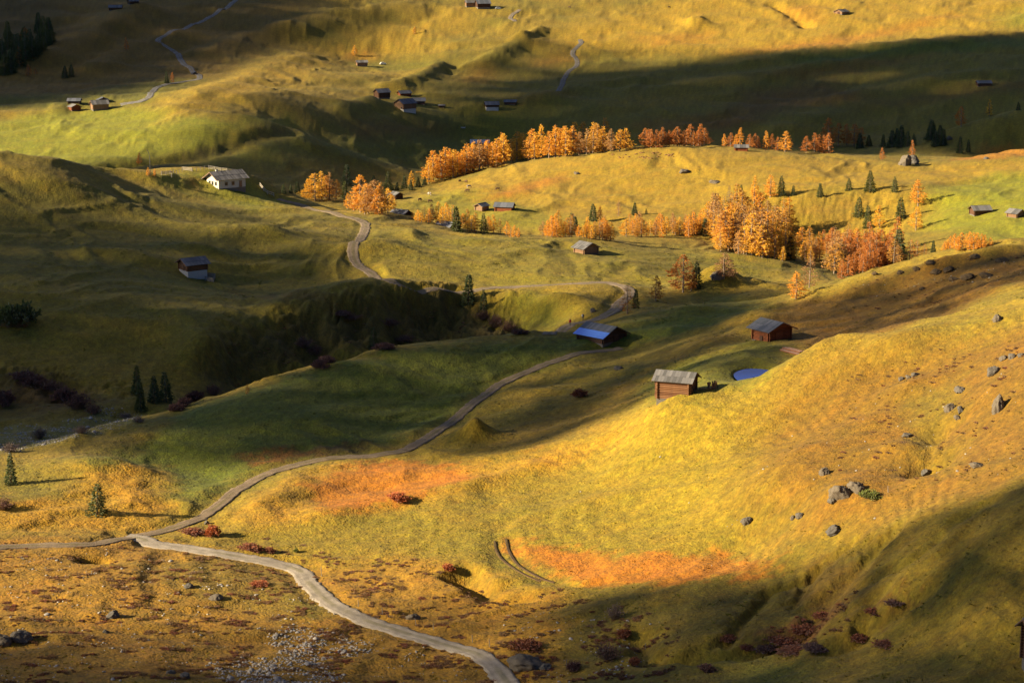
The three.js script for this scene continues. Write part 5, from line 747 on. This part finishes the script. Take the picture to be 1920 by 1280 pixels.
const RS = rng(333), MQ = new THREE.Quaternion(), UPY = V(0, 1, 0);
const place = (x, z, sx, sy, sink = 0) => new THREE.Matrix4().compose(V(x, groundY(x, z) - sink, z), MQ.clone().setFromAxisAngle(UPY, RS() * 6.283), V(sx, sy, sx));
const onRoad = (() => { const cells = new Set(); for (const [n, l] of Object.entries(roadLines)) for (const p of l) for (let a = -1; a <= 1; a++) for (let b = -1; b <= 1; b++) cells.add(Math.floor(p.x + a * 0.9) + ',' + Math.floor(p.z + b * 0.9)); return (x, z) => cells.has(Math.floor(x) + ',' + Math.floor(z)); })();
const inPond = (x, z) => Math.hypot((x - POND.x) / POND.a, (z - POND.z) / POND.b) < 1.35;
{
  const sets = [[], [], [], []], tone = [0, 0, 0];
  for (let k = 0; k < 70000; k++) {
    const az = (RS() - 0.5) * 0.56, r = 205 * Math.exp(RS() ** 1.15 * Math.log(640 / 205)), x = Math.sin(az) * r, z = -Math.cos(az) * r;
    if (onRoad(x, z) || inPond(x, z)) continue;
    const clump = fbm(n2a, x / 6, z / 6, 2) + 0.5 * n2b(x / 25, z / 25); if (RS() > 0.1 + 0.7 * sstep(0, 0.9, clump)) continue;
    groundColor(x, z, r, az, tone);
    const warm = tone[0] / tone[1], q = warm > 2.1 ? 2 : warm > 1.45 ? 0 : 1, s = (0.16 + 0.24 * RS() ** 2) * lerp(1, 1.7, sstep(300, 600, r));
    sets[q].push([place(x, z, s, s * (0.25 + 0.3 * RS()), 0.02), clamp(tone[0] / [0.4, 0.19, 0.42][q], 0.45, 1.5) * (0.8 + 0.35 * RS())]);
  }
  const tm = (c) => new THREE.MeshStandardMaterial({ color: lin(...c), vertexColors: true, roughness: 1, side: THREE.DoubleSide });
  scatter('straw_tussocks', tuft, tm([0.44, 0.31, 0.024]), 'straw coloured grass tussocks over the near slopes', sets[0]);
  scatter('green_tussocks', tuft, tm([0.22, 0.21, 0.015]), 'green grass tussocks on the near meadows', sets[1]);
  scatter('rust_tussocks', tuft, tm([0.44, 0.18, 0.012]), 'rust coloured sedge tussocks in the boggy hollows', sets[2]);
  console.log('tussocks', sets.map((s) => s.length).join(' '));
}
{
  const zone = patchSet([[1, 0.01, 1, [-200, 1040], [240, 1020], [540, 1075], [640, 1060], [870, 1080], [1060, 1120], [1250, 1150], [1300, 1300], [-200, 1320]]], 0.004), red = [], brown = [];
  const bank = patchSet([[1, 0.006, 1, [600, 1035], [760, 1050], [860, 1066], [900, 1085], [700, 1066], [560, 1050]], [0.8, 0.004, 1, [1400, 1215], [1500, 1150], [1570, 1110], [1640, 1110], [1600, 1180], [1450, 1228]], [0.6, 0.004, 1, [560, 590], [700, 560], [820, 545], [990, 615], [700, 650], [420, 720], [420, 640]], [0.5, 0.004, 1, [20, 700], [120, 720], [230, 765], [60, 760]], [0.3, 0.015, 1, [1600, 690], [1760, 650], [2050, 600], [2050, 880], [1700, 900], [1560, 860]], [0.35, 0.01, 1, [1560, 545], [1700, 506], [1920, 474], [1920, 515], [1700, 590]], [0.6, 0.006, 1, [480, 1010], [600, 1035], [760, 1050], [700, 1062], [560, 1045]]], 0.003);
  for (let k = 0; k < 80000; k++) {
    const az = (RS() - 0.5) * 0.56, r = 225 * Math.exp(RS() * Math.log(520 / 225)), x = Math.sin(az) * r, z = -Math.cos(az) * r; let w = 0;
    zone(az, Math.log(r), x, z, (c, t) => { w = Math.max(w, t * sstep(0.2, 0.8, fbm(n2c, x / 9, z / 5, 3) + 0.25 * n2a(x / 30, z / 30)) * 0.8); }); bank(az, Math.log(r), x, z, (c, t) => { w = Math.max(w, c * t * 0.55 * sstep(-0.1, 0.5, n2b(x / 6, z / 6))); });
    if (w < 0.05 || RS() > w || onRoad(x, z)) continue;
    (RS() < 0.2 + 0.25 * n2b(x / 12, z / 12) ? red : brown).push([place(x, z, 0.22 + 0.5 * RS() ** 2, 0.16 + 0.2 * RS(), 0.03), 0.7 + 0.5 * RS()]);
  }
  scatter('red_heath', heath, LEAF.red, 'low dark red heath in patches on the foreground flat', red); scatter('brown_heath', heath, leafMat([0.21, 0.10, 0.028]), 'low brown heath in patches on the foreground flat', brown);
  console.log('heath', red.length, brown.length);
}
{
  const zone = patchSet([
    [1.1, 0.006, 1, [500, 1190], [560, 1170], [640, 1185], [700, 1215], [620, 1240], [640, 1300], [420, 1290], [400, 1245], [520, 1230]], [0.2, 0.012, 1, [-200, 1040], [300, 1050], [560, 1110], [760, 1190], [900, 1250], [900, 1320], [-200, 1320]], [0.3, 0.01, 1, [960, 1150], [1200, 1160], [1240, 1260], [1000, 1290]], [0.7, 0.004, 1, [165, 1065], [195, 1070], [190, 1085], [160, 1082]], [0.8, 0.004, 1, [40, 1040], [110, 1040], [100, 1052], [50, 1055]],
    [0.95, 0.004, 1, [-60, 838], [0, 800], [70, 798], [180, 770], [268, 770], [250, 795], [160, 815], [60, 838], [0, 848]], [0.08, 0.015, 1, [1640, 700], [1900, 640], [2050, 640], [2050, 860], [1700, 900], [1560, 880]], [0.2, 0.015, 1, [1560, 540], [1700, 505], [1920, 480], [1920, 520], [1700, 560]], [0.03, 0.02, 1, [1100, 900], [1560, 760], [1700, 960], [1300, 1040]]], 0.004);
  const list = [[], []];
  for (let k = 0; k < 220000; k++) {
    const az = (RS() - 0.5) * 0.56, r = 225 * Math.exp(RS() * Math.log(500 / 225)), x = Math.sin(az) * r, z = -Math.cos(az) * r; let w = 0;
    zone(az, Math.log(r), x, z, (c, t) => { w = Math.max(w, c * t * sstep(-0.1, 0.75, fbm(n2b, x / 7, z / 3.5, 2) + (c - 0.5))); });
    if (RS() > w || onRoad(x, z)) continue;
    const s = 0.08 + 0.16 * RS() ** 3 + (RS() < 0.02 ? 0.35 * RS() : 0); list[k % 2].push([place(x, z, s * (0.8 + 0.5 * RS()), s * 0.7, -s * 0.15), 0.75 + 0.5 * RS()]);
  }
  scatter('scattered_stones', PEBBLE[0], mat([0.33, 0.30, 0.27]), 'pale stones strewn over the flat and the stream bed', list[0]); scatter('stone_rubble', PEBBLE[1], mat([0.27, 0.25, 0.24]), 'grey stone rubble strewn over the flat and the hillside', list[1]);
  console.log('stones', list[0].length, list[1].length);
}
{ const R = rng(91), list = []; for (let k = 0; k < 34; k++) { const p = at(1145 + R() * 120, 286 + R() * 11); list.push([new THREE.Matrix4().compose(p, MQ, V(0.5 + 0.7 * R(), 0.45, 0.5)), 0.8 + 0.4 * R()]); } scatter('earth_clods', PEBBLE[0], mat([0.14, 0.07, 0.025]), 'dark clods of earth strewn near the hill crest', list); }
// ------------------------------------------------------------------ living things: one skin over a jointed frame
function skin(bones, size, cells, paint) {
  const mc = new MarchingCubes(cells, new THREE.MeshStandardMaterial(), false, false, 60000); mc.isolation = 0; let i = 0;
  for (let z = 0; z < cells; z++) for (let y = 0; y < cells; y++) for (let x = 0; x < cells; x++, i++) {
    const p = V((x / cells * 2 - 1) * size, (y / cells * 2 - 1) * size, (z / cells * 2 - 1) * size); let d = 0;
    for (const [a, b, ra, rb] of bones) { const u = b.clone().sub(a), t = clamp(p.clone().sub(a).dot(u) / u.lengthSq()); const q = p.distanceTo(a.clone().addScaledVector(u, t)) - lerp(ra, rb, t); d += Math.exp(-q * 42 / size); }
    mc.field[i] = Math.log(d) / 42 * size;
  }
  mc.update(); const n = mc.count, P = new Float32Array(mc.positionArray.subarray(0, n * 3)), N = new Float32Array(mc.normalArray.subarray(0, n * 3)), K = new Float32Array(n * 3);
  for (let k = 0; k < n; k++) { P[k * 3] *= size; P[k * 3 + 1] *= size; P[k * 3 + 2] *= size; K.set(paint(P[k * 3], P[k * 3 + 1], P[k * 3 + 2]), k * 3); }
  const g = new THREE.BufferGeometry(); g.setAttribute('position', new THREE.BufferAttribute(P, 3)); g.setAttribute('normal', new THREE.BufferAttribute(N, 3)); g.setAttribute('color', new THREE.BufferAttribute(K, 3)); return g;
}
const skinMat = new THREE.MeshStandardMaterial({ vertexColors: true, roughness: 0.85 });
function person(px, py, turn, coat, label, pack) {
  const o = thing('person', label, 'person'), y = -0.88, B = (ax, ay, az, bx, by, bz, ra, rb) => [V(ax, ay + y, az), V(bx, by + y, bz), ra, rb];
  const bones = [B(0, 0.95, 0, 0, 1.38, 0.02, 0.15, 0.17), B(0, 1.38, 0, 0, 1.54, 0.02, 0.07, 0.06), B(0, 1.63, 0.03, 0, 1.68, 0.03, 0.1, 0.095)];
  for (const s of [-1, 1]) bones.push(B(s * 0.09, 0.92, 0, s * 0.11, 0.5, s * 0.12 + 0.03, 0.1, 0.07), B(s * 0.11, 0.5, s * 0.12 + 0.03, s * 0.11, 0.09, s * 0.16 - 0.03, 0.065, 0.045), B(s * 0.11, 0.05, s * 0.16 - 0.05, s * 0.12, 0.04, s * 0.16 + 0.12, 0.05, 0.04), B(s * 0.18, 1.42, 0, s * 0.25, 1.12, -s * 0.06, 0.06, 0.05), B(s * 0.25, 1.12, -s * 0.06, s * 0.25, 0.9, -s * 0.02 + 0.1, 0.045, 0.035), B(s * 0.25, 0.88, 0.1, s * 0.25, 0.8, 0.13, 0.04, 0.03));
  const g = skin(bones, 1, 64, (x, yy) => { const h = yy - y; return h > 1.72 ? [0.05, 0.03, 0.02] : h > 1.52 || (h < 0.9 && Math.abs(x) > 0.2) ? [0.45, 0.27, 0.2] : h > 0.88 ? coat : h > 0.1 ? [0.03, 0.035, 0.05] : [0.06, 0.04, 0.03]; });
  g.translate(0, 0.88, 0); mesh('body', g, skinMat, o); const bag = mesh('backpack', new THREE.IcosahedronGeometry(0.2, 2), mat(pack), o); bag.position.set(0, 1.24, -0.24); bag.scale.set(0.85, 1.25, 0.6);
  o.position.copy(at(px, py)); o.position.y += 0.05; o.rotation.y = turn;
}
person(1069, 611, -0.6, [0.42, 0.02, 0.02], 'walker in a red jacket on the gorge road', [0.25, 0.02, 0.03]); person(1093, 601, 2.4, [0.05, 0.06, 0.09], 'walker in dark clothes with a pale pack on the gorge road', [0.6, 0.6, 0.6]);
{
  const c = [0.09, 0.045, 0.025], B = (...a) => [V(a[0], a[1] - 0.7, a[2]), V(a[3], a[4] - 0.7, a[5]), a[6], a[7]], bones = [B(-0.7, 1.05, 0, 0.55, 1.0, 0, 0.3, 0.34), B(0.55, 1.1, 0, 1.05, 0.65, 0, 0.24, 0.15), B(1.05, 0.6, 0, 1.25, 0.22, 0, 0.13, 0.085), B(-0.95, 1.15, 0, -1.02, 0.55, 0, 0.045, 0.03), B(1.02, 0.72, 0.1, 0.98, 0.74, 0.24, 0.05, 0.03), B(1.02, 0.72, -0.1, 0.98, 0.74, -0.24, 0.05, 0.03)];
  for (const s of [-0.19, 0.19]) bones.push(B(0.5, 0.85, s, 0.5, 0.42, s, 0.13, 0.075), B(0.5, 0.42, s, 0.52, 0.02, s, 0.065, 0.05), B(-0.68, 0.95, s, -0.55, 0.6, s, 0.17, 0.09), B(-0.55, 0.6, s, -0.75, 0.42, s, 0.085, 0.06), B(-0.75, 0.42, s, -0.7, 0.02, s, 0.06, 0.05));
  const form = (seed, patch) => { const g = skin(bones, 1.45, 64, (x, y, z) => (n3(x * 1.3 + seed, y * 1.3, z * 1.3) > patch ? [0.6, 0.55, 0.5] : c)); g.translate(0, 0.7, 0); return g; }, brown = form(1, 2), pied = form(3, 0.05);
  [[862, 342, 1, 'upper left dark cow grazing below the larch row'], [874, 343, 2.2, 'dark cow grazing right of the upper left one'], [879, 352, 0.2, 'pied cow in the middle of the grazing group'], [876, 360, 3.0, 'lowest cow of the grazing group on the hill'], [933, 357, 3.3, 'cow grazing apart near the rust streak on the hill'], [806, 380, 0.1, 'brown cow above the loose larch stand'], [805, 366, 2.6, 'pied cow grazing at the left of the hill'], [787, 377, 0.8, 'cow lying low at the left foot of the hill'], [1255, 15, 0.3, 'cow high on the golden far slope'], [1068, 15, 2.8, 'cow on the far slope near the top edge']].forEach(([px, py, a, l], i) => { const o = mesh('grazing_cow', i === 2 || i === 6 ? pied : brown, skinMat); o.position.copy(at(px, py)); o.rotation.y = a; tag(o, l, 'cow', 'cows grazing on the hills'); });
}
console.log('all done');
renderer.render(scene, camera);
